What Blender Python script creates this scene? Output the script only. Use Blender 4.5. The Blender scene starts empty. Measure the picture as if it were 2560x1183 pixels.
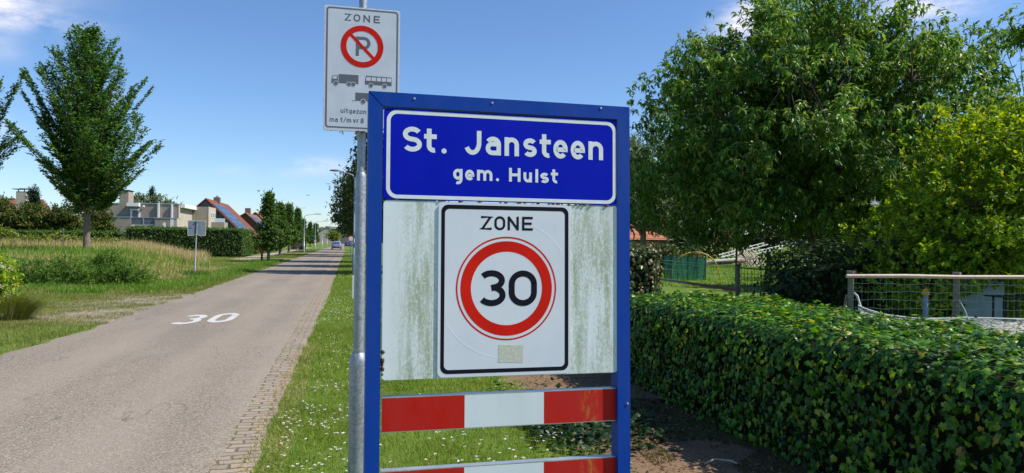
import bpy, math, random
import numpy as np
from mathutils import Matrix, Vector

rng = np.random.default_rng(7)
sc = bpy.context.scene
COL = sc.collection
R = math.radians

# ------------------------------------------------------------------ camera
EYE = Vector((0, 0, 1.65))
yaw, pitch, roll = R(12.667), R(0.468), R(0.666)
fw = Vector((math.sin(yaw) * math.cos(pitch), math.cos(yaw) * math.cos(pitch), math.sin(pitch)))
rt = Vector((math.cos(yaw), -math.sin(yaw), 0))
up = rt.cross(fw)
rt2 = rt * math.cos(roll) + up * math.sin(roll)
up2 = up * math.cos(roll) - rt * math.sin(roll)
cam = bpy.data.cameras.new("camera")
cam.sensor_fit = 'HORIZONTAL'
cam.sensor_width = 36.0
cam.lens = 36.0 * 1828.0 / 2560.0
cam.clip_start = 0.05
cam.clip_end = 3000
camo = bpy.data.objects.new("camera", cam)
COL.objects.link(camo)
m = Matrix((rt2, up2, -fw)).transposed().to_4x4()
m.translation = EYE
camo.matrix_world = m
sc.camera = camo

# ------------------------------------------------------------------ sun, sky, exposure
SUN_EL, SUN_AZ = R(49), R(105)          # azimuth clockwise from the road direction
sd = Vector((math.sin(SUN_AZ) * math.cos(SUN_EL), math.cos(SUN_AZ) * math.cos(SUN_EL), math.sin(SUN_EL)))
sun = bpy.data.lights.new("sun", 'SUN')
sun.energy = 5.0
sun.angle = R(0.53)
sun.color = (1.0, 0.95, 0.86)
suno = bpy.data.objects.new("sun", sun)
COL.objects.link(suno)
suno.rotation_euler = sd.to_track_quat('Z', 'Y').to_euler()
sc.view_settings.view_transform = 'Standard'
sc.view_settings.look = 'None'
sc.view_settings.exposure = 0.36
sc.view_settings.gamma = 1.0
sc.cycles.max_bounces = 6
sc.cycles.transparent_max_bounces = 6
sc.cycles.caustics_reflective = False
sc.cycles.caustics_refractive = False

world = bpy.data.worlds.new("World")
sc.world = world
world.use_nodes = True
wt = world.node_tree
bg = wt.nodes['Background']
bg.inputs[1].default_value = 0.125
sky = wt.nodes.new('ShaderNodeTexSky')
sky.sky_type = 'NISHITA'
sky.sun_disc = False
sky.sun_elevation = SUN_EL
sky.sun_rotation = SUN_AZ
sky.air_density = 0.9
sky.dust_density = 0.3
sky.ozone_density = 6.0


def wn(kind, **kw):
    n = wt.nodes.new(kind)
    for k, v in kw.items():
        setattr(n, k, v)
    return n


def wmath(op, a, b=None, clamp=False):
    n = wn('ShaderNodeMath', operation=op, use_clamp=clamp)
    for i, x in enumerate((a, b)):
        if x is None:
            continue
        if isinstance(x, (int, float)):
            n.inputs[i].default_value = x
        else:
            wt.links.new(x, n.inputs[i])
    return n.outputs[0]


tc = wn('ShaderNodeTexCoord')
mp = wn('ShaderNodeMapping')
mp.inputs['Scale'].default_value = (3.2, 3.2, 9.0)
wt.links.new(tc.outputs['Generated'], mp.inputs[0])
cn = wn('ShaderNodeTexNoise')
cn.inputs['Scale'].default_value = 5.0
cn.inputs['Detail'].default_value = 7.0
cn.inputs['Roughness'].default_value = 0.62
wt.links.new(mp.outputs[0], cn.inputs['Vector'])
# wisps: azimuth from the road (deg, right +), elevation (deg), half widths (deg), strength
CLOUDS = [(-24.2, 16.2, 4.2, 0.9, 1.7), (-25.2, 14.0, 5, .75, 1.7), (-23.4, 15.0, 2.6, .5, 1.4), (-21.0, 17.8, 3.0, .5, .5),
          (-16.9, 9.6, 1.2, .45, .45), (-24.2, 6.9, 1.8, .8, 1.0), (-1.6, 5.6, 2.2, .5, .85), (-22.9, 12.0, 1.4, .8, .45),
          (30.6, 16.6, 1.7, 1.2, 1.5), (28.6, 15.6, 1.3, .6, 1.0), (42.5, 16.0, 2.6, 1.0, 1.2), (40.2, 17.5, 1.8, .8, 1.0),
          (-6, 5.0, 3.0, .4, .25)]
acc = None
for (az, el, sx, sy, st) in CLOUDS:
    a, e = R(az), R(el)
    c = Vector((math.sin(a) * math.cos(e), math.cos(a) * math.cos(e), math.sin(e)))
    rr = Vector((math.cos(a), -math.sin(a), 0)) / math.tan(R(sx))
    uu = Vector((0, 0, 1)) - c * c.z
    uu = uu.normalized() / math.tan(R(sy))
    ds = []
    for vec in (rr, uu, c):
        n = wn('ShaderNodeVectorMath', operation='DOT_PRODUCT')
        wt.links.new(tc.outputs['Generated'], n.inputs[0])
        n.inputs[1].default_value = vec
        ds.append(n.outputs['Value'])
    d2 = wmath('ADD', wmath('MULTIPLY', ds[0], ds[0]), wmath('MULTIPLY', ds[1], ds[1]))
    k = wmath('POWER', 2.718, wmath('MULTIPLY', d2, -1.0))
    k = wmath('MULTIPLY', wmath('MULTIPLY', k, st), wmath('GREATER_THAN', ds[2], 0.0))
    acc = k if acc is None else wmath('ADD', acc, k)
nz = wmath('MULTIPLY', wmath('SUBTRACT', cn.outputs[0], 0.32), 3.4, clamp=True)
cf = wmath('MULTIPLY', wmath('MULTIPLY', acc, nz), 0.9, clamp=True)
mixc = wn('ShaderNodeMix', data_type='RGBA')
mixc.inputs['B'].default_value = (6.4, 6.3, 6.9, 1)
wt.links.new(cf, mixc.inputs['Factor'])
hsv = wn('ShaderNodeHueSaturation')
hsv.inputs['Saturation'].default_value = 1.06
hsv.inputs['Hue'].default_value = .502
hsv.inputs['Value'].default_value = 1.03
wt.links.new(sky.outputs[0], hsv.inputs['Color'])
wt.links.new(hsv.outputs[0], mixc.inputs['A'])
wt.links.new(mixc.outputs['Result'], bg.inputs[0])


# ------------------------------------------------------------------ materials
class Nodes:
    def __init__(self, name):
        self.m = bpy.data.materials.new(name)
        self.m.use_nodes = True
        self.t = self.m.node_tree
        self.b = self.t.nodes['Principled BSDF']
        self.out = self.t.nodes['Material Output']

    def n(self, kind, **kw):
        n = self.t.nodes.new(kind)
        for k, v in kw.items():
            setattr(n, k, v)
        return n

    def put(self, x, sock):
        if isinstance(x, (int, float)):
            sock.default_value = x
        elif isinstance(x, (tuple, list)):
            sock.default_value = tuple(x) if len(x) == len(sock.default_value) else tuple(x) + (1,)
        else:
            self.t.links.new(x, sock)

    def math(self, op, a, b=0.0, clamp=False):
        n = self.n('ShaderNodeMath', operation=op, use_clamp=clamp)
        self.put(a, n.inputs[0])
        self.put(b, n.inputs[1])
        return n.outputs[0]

    def coord(self, which='Object', scale=(1, 1, 1)):
        c = self.n('ShaderNodeTexCoord').outputs[which] if which != 'Position' else self.n('ShaderNodeNewGeometry').outputs['Position']
        mp = self.n('ShaderNodeMapping')
        mp.inputs['Scale'].default_value = scale
        self.t.links.new(c, mp.inputs[0])
        return mp.outputs[0]

    def noise(self, vec, scale, detail=4, rough=.55):
        n = self.n('ShaderNodeTexNoise')
        n.inputs['Scale'].default_value = scale
        n.inputs['Detail'].default_value = detail
        n.inputs['Roughness'].default_value = rough
        self.t.links.new(vec, n.inputs['Vector'])
        return n.outputs[0]

    def ramp(self, fac, stops):
        n = self.n('ShaderNodeValToRGB')
        el = n.color_ramp.elements
        while len(el) < len(stops):
            el.new(.5)
        for e, (p, c) in zip(el, stops):
            e.position = p
            e.color = tuple(c) + (1,) if len(c) == 3 else c
        self.put(fac, n.inputs[0])
        return n.outputs[0]

    def rng(self, v, a, b, c=0.0, d=1.0):
        n = self.n('ShaderNodeMapRange')
        for i, x in enumerate((v, a, b, c, d)):
            self.put(x, n.inputs[i])
        return n.outputs[0]

    def mix(self, f, a, b):
        n = self.n('ShaderNodeMix', data_type='RGBA')
        self.put(f, n.inputs['Factor'])
        self.put(a, n.inputs['A'])
        self.put(b, n.inputs['B'])
        return n.outputs['Result']

    def bump(self, h, strength=.3, dist=.01):
        n = self.n('ShaderNodeBump')
        n.inputs['Strength'].default_value = strength
        n.inputs['Distance'].default_value = dist
        self.put(h, n.inputs['Height'])
        self.t.links.new(n.outputs[0], self.b.inputs['Normal'])

    def set(self, col=None, rough=None, metal=None, spec=None):
        if col is not None:
            self.put(col, self.b.inputs['Base Color'])
        if rough is not None:
            self.put(rough, self.b.inputs['Roughness'])
        if metal is not None:
            self.put(metal, self.b.inputs['Metallic'])
        if spec is not None:
            self.put(spec, self.b.inputs['Specular IOR Level'])
        return self


def plain(name, col, rough=.6, metal=0, var=.12, scale=6, spec=.4):
    """a paint or metal with slight mottling and wear in its colour and gloss"""
    k = Nodes(name)
    v = k.coord('Object')
    nz = k.noise(v, scale, 5)
    lo = tuple(c * (1 - var) for c in col)
    hi = tuple(min(1, c * (1 + var)) for c in col)
    k.set(k.ramp(nz, [(.3, lo), (.7, hi)]), k.rng(nz, .3, .7, rough * .85, min(1, rough * 1.15)), metal, spec)
    return k.m


def leaf_mat(name, stops, rough=.5, trans=.3, spec=.35, tcol=None):
    k = Nodes(name)
    g = k.n('ShaderNodeNewGeometry')
    c = k.ramp(g.outputs['Random Per Island'], stops)
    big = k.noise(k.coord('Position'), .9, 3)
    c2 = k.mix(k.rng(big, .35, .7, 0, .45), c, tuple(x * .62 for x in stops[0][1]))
    k.set(c2, rough, 0, spec)
    tr = k.n('ShaderNodeBsdfTranslucent')
    hs = k.n('ShaderNodeHueSaturation')
    hs.inputs['Hue'].default_value = .485
    hs.inputs['Saturation'].default_value = 1.1
    hs.inputs['Value'].default_value = 1.5
    k.t.links.new(c2, hs.inputs['Color'])
    k.t.links.new(hs.outputs[0], tr.inputs[0])
    mx = k.n('ShaderNodeMixShader')
    mx.inputs[0].default_value = trans
    k.t.links.new(k.b.outputs[0], mx.inputs[1])
    k.t.links.new(tr.outputs[0], mx.inputs[2])
    k.t.links.new(mx.outputs[0], k.out.inputs[0])
    return k.m


def bark_mat(name, a, b):
    k = Nodes(name)
    n1 = k.noise(k.coord('Object', (1, 1, .25)), 14, 6, .7)
    k.set(k.ramp(n1, [(.3, a), (.7, b)]), .9, 0, .2)
    k.bump(n1, .6, .02)
    return k.m


def brick_mat(name, c1, c2, mortar, w=.21, h=.06, bump=.3):
    k = Nodes(name)
    p = k.n('ShaderNodeSeparateXYZ')
    k.t.links.new(k.coord('Position'), p.inputs[0])
    cx = k.n('ShaderNodeCombineXYZ')
    k.put(k.math('ADD', p.outputs[0], p.outputs[1]), cx.inputs[0])
    k.put(p.outputs[2], cx.inputs[1])
    br = k.n('ShaderNodeTexBrick')
    br.inputs['Scale'].default_value = 1
    br.inputs['Brick Width'].default_value = w
    br.inputs['Row Height'].default_value = h
    br.inputs['Mortar Size'].default_value = h * .12
    br.inputs['Color1'].default_value = c1 + (1,)
    br.inputs['Color2'].default_value = c2 + (1,)
    br.inputs['Mortar'].default_value = mortar + (1,)
    k.t.links.new(cx.outputs[0], br.inputs[0])
    nz = k.noise(k.coord('Position', (1, 1, .5)), .9, 6, .7)
    k.set(k.mix(k.rng(nz, .4, .75, 0, .4), br.outputs[0], tuple(x * .6 for x in c1)), .88, 0, .2)
    k.bump(br.outputs[1], -bump, .01)
    return k.m


M = {}
def worn_paint(name, col, rough, spec, dust, chip, run=None):
    k = Nodes(name)
    big = k.noise(k.coord('Object', (1, 1, .35)), 5, 6, .7)
    scr = k.noise(k.coord('Object', (1, 1, .25)), 75, 3, .6)
    c = k.mix(k.rng(big, .35, .7, 0, dust), col, tuple(min(1, x * .55 + .075) for x in col))
    c = k.mix(k.rng(scr, .755, .775, 0, .8), c, chip)
    if run:
        s_ = k.n('ShaderNodeSeparateXYZ')
        k.t.links.new(k.coord('Object'), s_.inputs[0])
        w = k.noise(k.coord('Object', (1, 1, .3)), 60, 4, .7)
        mk = k.rng(k.math('ABSOLUTE', k.math('SUBTRACT', s_.outputs[0], run)), .05, .0)
        c = k.mix(k.math('MULTIPLY', mk, k.rng(w, .46, .60, 0, .75)), c, (.42, .20, .04))
    k.set(c, k.rng(big, .3, .7, rough * .85, rough * 1.3), 0, spec)
    k.bump(big, .05, .01)
    return k.m


M['frame_blue'] = worn_paint('frame_blue', (.001, .046, .31), .42, .14, .18, (.35, .40, .50))
M['sign_blue'] = plain('sign_blue', (.001, .010, .42), .5, 0, .06, 4, .08)
M['letter_white'] = plain('letter_white', (.70, .75, .73), .5, 0, .05, 30)
M['board_white'] = worn_paint('board_white', (.66, .72, .75), .45, .3, .25, (.45, .45, .44))
M['sign_red'] = plain('sign_red', (.60, .012, .004), .5, 0, .12, 6, .12)
M['dark_red'] = worn_paint('dark_red', (.47, .012, .007), .5, .14, .25, (.52, .30, .26), .985)
M['sign_black'] = plain('sign_black', (.006, .006, .012), .5, 0, .2, 5, .15)
M['sign_grey'] = plain('sign_grey', (.125, .13, .155), .45, 0, .06, 20)
M['aluminium'] = plain('aluminium', (.55, .56, .57), .38, .7, .12, 12)
M['grey_back'] = plain('grey_back', (.17, .21, .25), .5, .3, .15, 3)
M['moss'] = plain('moss', (.10, .085, .012), .95, 0, .5, 60, .1)
M['moss_brown'] = plain('moss_brown', (.10, .05, .018), .95, 0, .5, 60, .1)
M['rust'] = plain('rust', (.10, .045, .015), .9, 0, .5, 80, .1)
M['black_metal'] = plain('black_metal', (.015, .016, .018), .55, .2, .2, 6)
M['white_paint'] = plain('white_paint', (.74, .74, .72), .5, 0, .06, 3)
M['window_dark'] = plain('window_dark', (.05, .065, .085), .12, 0, .3, 1.4, .6)
M['balustrade_glass'] = plain('balustrade_glass', (.11, .135, .165), .18, 0, .2, 1, .6)
M['pale_blue_panel'] = plain('pale_blue_panel', (.50, .62, .70), .4, 0, .08, 2)
M['wood_old'] = plain('wood_old', (.22, .19, .145), .85, 0, .35, 20, .2)
M['wood_red'] = plain('wood_red', (.21, .075, .05), .75, 0, .3, 12, .25)
M['wood_pale'] = plain('wood_pale', (.50, .43, .32), .8, 0, .3, 9, .2)
M['wood_dark'] = plain('wood_dark', (.055, .045, .04), .85, 0, .3, 6, .2)
M['rail_pink'] = plain('rail_pink', (.56, .40, .33), .5, 0, .18, 15)
M['wire'] = plain('wire', (.30, .35, .33), .45, .5, .15, 6)
M['yellow_hose'] = plain('yellow_hose', (.62, .36, .04), .5, 0, .15, 8)
M['yellow_cap'] = plain('yellow_cap', (.62, .33, .02), .5, 0, .15, 12)
M['blue_grey'] = plain('blue_grey', (.22, .28, .40), .55, 0, .15, 5)
M['rubber'] = plain('rubber', (.02, .02, .02), .8, 0, .2, 9, .2)
M['tail_red'] = plain('tail_red', (.35, .01, .015), .2, 0, .1, 4, .6)
M['plate_yellow'] = plain('plate_yellow', (.62, .40, .05), .5, 0, .1, 5)
M['car_blue'] = plain('car_blue', (.20, .29, .50), .25, .25, .06, 1, .6)
M['car_dark_blue'] = plain('car_dark_blue', (.02, .06, .22), .22, .2, .06, 1, .6)
M['car_red'] = plain('car_red', (.42, .01, .015), .25, .0, .06, 1, .6)
M['car_white'] = plain('car_white', (.78, .79, .80), .25, 0, .04, 1, .6)
M['solar'] = None
M['thistle'] = plain('thistle', (.85, .85, .86), .6, 0, .03, 9)
M['bird'] = plain('bird', (.03, .03, .035), .8, 0, .2, 9)
M['clear_plastic'] = plain('clear_plastic', (.56, .60, .57), .6, 0, .1, 9)

# galvanised steel: spangled grey
k = Nodes('galvanised')
v = k.coord('Object')
vo = k.n('ShaderNodeTexVoronoi')
vo.inputs['Scale'].default_value = 70
k.t.links.new(v, vo.inputs['Vector'])
n1 = k.noise(k.coord('Object', (1, 1, .3)), 9, 6, .7)
cmb = k.math('ADD', k.math('MULTIPLY', vo.outputs['Color'], .35), k.math('MULTIPLY', n1, .65))
k.set(k.ramp(cmb, [(.25, (.20, .22, .25)), (.7, (.42, .45, .48))]), k.rng(cmb, .2, .8, .38, .62), .55, .5)
M['galvanised'] = k.m

# weathered white panel with algae: vertical grey green runs beside the plate, worm-like clean tracks
k = Nodes('algae_panel')
s = k.n('ShaderNodeSeparateXYZ')
k.t.links.new(k.coord('Object'), s.inputs[0])
x = s.outputs[0]
streak = k.noise(k.coord('Object', (1, 1, .10)), 26, 5, .65)
fine = k.noise(k.coord('Object', (1, 1, .55)), 120, 4, .75)
worm = k.noise(k.coord('Object', (1, 1, .7)), 42, 3, .5)
wormm = k.rng(k.math('ABSOLUTE', k.math('SUBTRACT', worm, .5)), 0, .018, 0, 1)
lm = k.math('MULTIPLY', k.rng(x, .09, .18), k.rng(x, .305, .29))
rm = k.math('MULTIPLY', k.rng(x, .86, .90), k.rng(x, 1.115, 1.08))
mask = k.math('ADD', k.math('MULTIPLY', lm, .95), rm)
alg = k.math('MULTIPLY', mask, k.rng(k.math('ADD', k.math('MULTIPLY', streak, .65), k.math('MULTIPLY', fine, .5)), .46, .62))
patch = k.noise(k.coord('Object', (1, 1, .45)), 5.5, 5, .65)
alg = k.math('MULTIPLY', k.math('MULTIPLY', alg, wormm, True), k.rng(patch, .28, .55, .4, 1.0), True)
acol = k.ramp(streak, [(.35, (.38, .43, .34)), (.5, (.36, .41, .29)), (.62, (.25, .30, .15)), (.75, (.38, .40, .36))])
speck = k.math('MULTIPLY', k.rng(fine, .60, .70), .35)
base = k.mix(speck, (.70, .76, .77), (.42, .44, .42))
k.set(k.mix(k.math('MULTIPLY', alg, .85), base, acol), .5, 0, .4)
M['algae_panel'] = k.m

# reflective plate film with its round embossed ring
k = Nodes('plate_film')
s = k.n('ShaderNodeSeparateXYZ')
k.t.links.new(k.coord('Object'), s.inputs[0])
dx = k.math('SUBTRACT', s.outputs[0], .592)
dz = k.math('SUBTRACT', s.outputs[2], 2.2748 - .823)
dd = k.math('SQRT', k.math('ADD', k.math('MULTIPLY', dx, dx), k.math('MULTIPLY', dz, dz)))
ring = k.rng(k.math('ABSOLUTE', k.math('SUBTRACT', dd, .298)), 0, .006, 1, 0)
nz = k.noise(k.coord('Object'), 4, 4)
run = k.noise(k.coord('Object', (1, 1, .12)), 30, 3)
cc = k.ramp(nz, [(.3, (.60, .645, .71)), (.7, (.68, .71, .75))])
k.set(k.mix(k.rng(run, .62, .74, 0, .25), cc, (.5, .5, .42)), .45, 0, .4)
ring = k.math('MULTIPLY', ring, k.math('MULTIPLY', k.rng(k.math('ABSOLUTE', k.math('SUBTRACT', s.outputs[0], .592)), .255, .262, 1, 0), k.rng(k.math('MULTIPLY', dx, dz), .0, .02, .25, 1)))
k.bump(ring, .16, .0015)
M['plate_film'] = k.m

# road: pale exposed-stone asphalt, with wheel tracks, thin cracks, old patches and grit along its edge
k = Nodes('asphalt')
v = k.coord('Position')
vo = k.n('ShaderNodeTexVoronoi')
vo.inputs['Scale'].default_value = 78
k.t.links.new(v, vo.inputs['Vector'])
sx = k.n('ShaderNodeSeparateXYZ')
k.t.links.new(vo.outputs['Color'], sx.inputs[0])
stone = k.ramp(sx.outputs[0], [(0, (.145, .116, .086)), (.35, (.225, .184, .140)), (.75, (.295, .246, .192)), (1, (.44, .39, .33))])
gap = k.rng(vo.outputs['Distance'], .25, .75)
n2 = k.noise(k.coord('Position', (1, .22, 1)), 1.3, 6, .65)
n3 = k.noise(k.coord('Position', (1, .4, 1)), .45, 4, .6)
c = k.mix(k.math('MULTIPLY', gap, .5), stone, (.125, .104, .084))
c = k.mix(k.rng(n2, .38, .66, 0, .4), c, (.315, .266, .207))
c = k.mix(k.rng(n3, .50, .62, 0, .35), c, (.165, .142, .12))
ps = k.n('ShaderNodeSeparateXYZ')
k.t.links.new(v, ps.inputs[0])
tr1 = k.rng(k.math('ABSOLUTE', k.math('ADD', ps.outputs[0], 1.95)), .15, .45, .22, 0)
tr2 = k.rng(k.math('ABSOLUTE', k.math('ADD', ps.outputs[0], 3.45)), .15, .45, .22, 0)
c = k.mix(k.math('ADD', tr1, tr2), c, (.33, .279, .220))
ck = k.noise(k.coord('Position', (1, .16, 1)), 1.1, 5, .55)
crk = k.math('MULTIPLY', k.rng(k.math('ABSOLUTE', k.math('SUBTRACT', ck, .52)), 0, .0035, 1, 0), k.rng(k.noise(v, .35, 2), .50, .58))
c = k.mix(k.math('MULTIPLY', crk, .75), c, (.055, .048, .042))
grit = k.math('MULTIPLY', k.rng(k.math('ADD', ps.outputs[0], k.math('MULTIPLY', n2, .3)), -1.15, -.78), k.rng(k.noise(v, 30, 3), .45, .6))
c = k.mix(k.math('MULTIPLY', grit, .6), c, (.36, .30, .22))
k.set(c, .85, 0, .25)
k.bump(vo.outputs['Distance'], .4, .004)
M['asphalt'] = k.m


k = Nodes('road_paint')
nz = k.noise(k.coord('Position'), 30, 5, .7)
k.set(k.mix(k.rng(nz, .56, .70, 0, .8), (.53, .515, .48), (.27, .235, .195)), .7, 0, .25)
M['road_paint'] = k.m


def paver(name, w, h, green, rot=0.0, c1=(.36, .285, .22), c2=(.26, .205, .16)):
    k = Nodes(name)
    v = k.n('ShaderNodeMapping')
    v.inputs['Rotation'].default_value = (0, 0, rot)
    wob = k.n('ShaderNodeTexNoise')
    wob.inputs['Scale'].default_value = 3
    k.t.links.new(k.coord('Position'), wob.inputs['Vector'])
    add = k.n('ShaderNodeVectorMath', operation='MULTIPLY_ADD')
    k.t.links.new(wob.outputs['Color'], add.inputs[0])
    add.inputs[1].default_value = (.16, .16, 0)
    k.t.links.new(k.coord('Position'), add.inputs[2])
    k.t.links.new(add.outputs[0], v.inputs[0])
    br = k.n('ShaderNodeTexBrick')
    br.inputs['Scale'].default_value = 1
    br.inputs['Brick Width'].default_value = w
    br.inputs['Row Height'].default_value = h
    br.inputs['Mortar Size'].default_value = .012
    br.inputs['Mortar Smooth'].default_value = .3
    br.inputs['Color1'].default_value = c1 + (1,)
    br.inputs['Color2'].default_value = c2 + (1,)
    br.inputs['Mortar'].default_value = (.12, .10, .06, 1)
    k.t.links.new(v.outputs[0], br.inputs[0])
    nz = k.noise(k.coord('Position'), 2.3, 6, .7)
    nf = k.noise(k.coord('Position'), 40, 4, .7)
    gr = k.math('MULTIPLY', k.rng(nz, .48, .62), k.rng(k.math('ADD', k.math('MULTIPLY', br.outputs[1], .5), nf), .5, .8), True)
    c = k.mix(k.rng(nf, .4, .7, 0, .45), br.outputs[0], (.30, .265, .22))
    k.set(k.mix(k.math('MULTIPLY', gr, green), c, (.11, .125, .03)), .9, 0, .2)
    k.bump(k.math('SUBTRACT', k.math('MULTIPLY', nf, .35), br.outputs[1]), .8, .012)
    return k.m


M['edge_brick'] = paver('edge_brick', .21, .105, 1.0)
M['drive_brick'] = paver('drive_brick', .21, .105, 1.6, .6)
M['pale_path'] = paver('pale_path', .3, .3, .15, 0, (.42, .37, .31), (.36, .32, .27))

# ground: mown grass, straw, bare soil by place
k = Nodes('ground_grass')
pos = k.coord('Position')
s = k.n('ShaderNodeSeparateXYZ')
k.t.links.new(pos, s.inputs[0])
X, Y = s.outputs[0], s.outputs[1]
nA = k.noise(pos, .55, 5, .6)
nB = k.noise(pos, 5, 5, .7)
nC = k.noise(pos, 45, 3, .7)
wx = k.math('ADD', X, k.math('MULTIPLY', k.math('SUBTRACT', nB, .5), 1.1))
grass = k.ramp(k.math('ADD', k.math('MULTIPLY', nB, .55), k.math('MULTIPLY', nC, .45)),
               [(.3, (.055, .11, .011)), (.5, (.11, .18, .024)), (.7, (.19, .235, .045))])
grass = k.mix(k.rng(nA, .5, .7, 0, .55), grass, (.17, .155, .05))
dirtc = k.ramp(k.math('ADD', k.math('MULTIPLY', nB, .4), k.math('MULTIPLY', nC, .6)),
               [(.3, (.10, .062, .035)), (.5, (.20, .128, .075)), (.72, (.33, .22, .14))])
dirt = k.math('MULTIPLY', k.math('MULTIPLY', k.rng(wx, 1.75, 2.1), k.rng(wx, 5.6, 5.2)), k.rng(Y, 13, 11))
straw = k.ramp(k.math('ADD', k.math('MULTIPLY', nB, .5), k.math('MULTIPLY', nC, .5)),
               [(.3, (.16, .115, .05)), (.55, (.33, .235, .11)), (.75, (.42, .31, .16))])
wy = k.math('ADD', Y, k.math('MULTIPLY', k.math('SUBTRACT', nA, .5), 9))
wxs = k.math('ADD', wx, k.math('MULTIPLY', k.math('MAXIMUM', k.math('SUBTRACT', Y, 38), 0), .172))
stm = k.math('MULTIPLY', k.rng(wy, 29, 33), k.math('MULTIPLY', k.rng(wxs, -6.4, -7.4), k.rng(Y, 70, 68)))
bare = k.math('MULTIPLY', k.math('MULTIPLY', k.rng(wy, 24.3, 25.3), k.rng(wy, 28, 27)), k.math('MULTIPLY', k.rng(wx, -6.2, -7), k.rng(nB, .5, .56)))
c = k.mix(k.math('MULTIPLY', stm, .8), grass, straw)
c = k.mix(k.math('MULTIPLY', bare, .85), c, (.20, .14, .095))
c = k.mix(dirt, c, dirtc)
k.set(c, .95, 0, .15)
k.bump(k.math('ADD', nC, nB), .6, .03)
M['ground'] = k.m

M['lawn'] = leaf_mat('lawn_blades', [(0, (.10, .19, .013)), (.5, (.18, .28, .028)), (.85, (.29, .34, .05)), (1, (.42, .36, .12))], .55, .38)
M['verge_left'] = leaf_mat('verge_blades', [(0, (.085, .15, .014)), (.5, (.19, .24, .035)), (.8, (.30, .29, .07)), (1, (.42, .35, .15))], .6, .3)
M['straw'] = leaf_mat('straw_blades', [(0, (.22, .25, .05)), (.25, (.46, .36, .16)), (.7, (.66, .50, .26)), (1, (.76, .62, .38))], .7, .35)
M['lush'] = leaf_mat('lush_blades', [(0, (.07, .18, .016)), (.6, (.14, .29, .026)), (1, (.25, .36, .05))], .5, .38)
M['ivy'] = leaf_mat('ivy_leaf', [(0, (.013, .050, .007)), (.4, (.038, .130, .011)), (.75, (.11, .29, .020)), (.95, (.27, .43, .034)), (.985, (.50, .48, .05)), (1, (.46, .28, .06))], .36, .30, .30)
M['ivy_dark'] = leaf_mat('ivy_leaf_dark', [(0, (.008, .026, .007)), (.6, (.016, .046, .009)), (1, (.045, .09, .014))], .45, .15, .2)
M['ivy_dry'] = leaf_mat('ivy_leaf_dry', [(0, (.03, .07, .014)), (.55, (.06, .10, .02)), (.75, (.19, .17, .05)), (1, (.28, .15, .07))], .4, .18, .4)
M['cherry'] = leaf_mat('cherry_leaf', [(0, (.044, .125, .022)), (.5, (.110, .235, .036)), (.85, (.25, .39, .058)), (1, (.36, .40, .07))], .44, .34, .28)
M['golden'] = leaf_mat('golden_leaf', [(0, (.085, .185, .016)), (.4, (.19, .34, .026)), (.8, (.37, .48, .036)), (1, (.58, .56, .06))], .48, .38, .25)
M['hornbeam'] = leaf_mat('hornbeam_leaf', [(0, (.034, .105, .022)), (.5, (.070, .175, .032)), (.9, (.15, .28, .045)), (1, (.32, .36, .04))], .48, .32, .25)
M['street_leaf'] = leaf_mat('street_leaf', [(0, (.034, .095, .016)), (.5, (.070, .165, .026)), (.85, (.14, .25, .045)), (1, (.30, .30, .08))], .5, .28, .25)
M['lime_dark'] = leaf_mat('lime_leaf', [(0, (.030, .055, .012)), (.5, (.055, .09, .018)), (.85, (.12, .14, .03)), (1, (.28, .24, .05))], .5, .25, .3)
M['silver_leaf'] = leaf_mat('silver_leaf', [(0, (.07, .11, .04)), (.5, (.13, .18, .07)), (1, (.24, .28, .13))], .5, .3, .3)
M['bright_leaf'] = leaf_mat('bright_leaf', [(0, (.10, .17, .02)), (.6, (.20, .27, .04)), (1, (.34, .36, .07))], .5, .35, .3)
M['box_leaf'] = leaf_mat('hedge_leaf', [(0, (.026, .085, .013)), (.5, (.065, .16, .02)), (1, (.16, .27, .035))], .45, .25, .35)
M['shrub_leaf'] = leaf_mat('shrub_leaf', [(0, (.035, .08, .013)), (.6, (.085, .145, .022)), (.85, (.17, .18, .035)), (1, (.34, .17, .06))], .55, .28, .25)
M['conifer'] = leaf_mat('conifer_leaf', [(0, (.016, .045, .022)), (1, (.05, .095, .04))], .6, .15, .25)
M['far_leaf'] = leaf_mat('far_leaf', [(0, (.05, .09, .045)), (1, (.11, .16, .075))], .7, .2, .2)
M['weed'] = leaf_mat('weed_leaf', [(0, (.055, .14, .018)), (.6, (.12, .24, .03)), (1, (.24, .32, .06))], .55, .38)
M['fallen'] = leaf_mat('fallen_leaf', [(0, (.10, .06, .03)), (.5, (.25, .17, .09)), (.8, (.38, .29, .16)), (1, (.40, .36, .10))], .7, .15, .25)
M['petal'] = leaf_mat('petal', [(0, (.52, .48, .40)), (.5, (.76, .75, .70)), (.9, (.85, .85, .82)), (1, (.70, .56, .16))], .6, .2, .3)
M['cream_petal'] = leaf_mat('cream_petal', [(0, (.62, .56, .40)), (1, (.82, .78, .66))], .6, .2, .3)
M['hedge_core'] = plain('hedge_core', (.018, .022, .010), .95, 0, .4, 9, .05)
M['bark_grey'] = bark_mat('bark_grey', (.10, .085, .065), (.25, .21, .165))
M['bark_dark'] = bark_mat('bark_dark', (.035, .028, .022), (.11, .09, .07))
M['house_brick'] = brick_mat('house_brick', (.37, .315, .25), (.29, .25, .205), (.30, .27, .22), .22, .11)
M['cream_and_sunlit_brick'] = brick_mat('cream_and_sunlit_brick', (.50, .44, .36), (.44, .39, .32), (.40, .36, .3), .22, .11)  # pale walls, and house faces where sunlight is put into the brick colour
M['gable_brick'] = brick_mat('gable_brick', (.20, .185, .16), (.15, .14, .125), (.16, .15, .13), .3, .14)
M['chimney_brick'] = brick_mat('chimney_brick', (.24, .16, .125), (.18, .13, .11), (.2, .18, .15), .25, .1)
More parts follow.
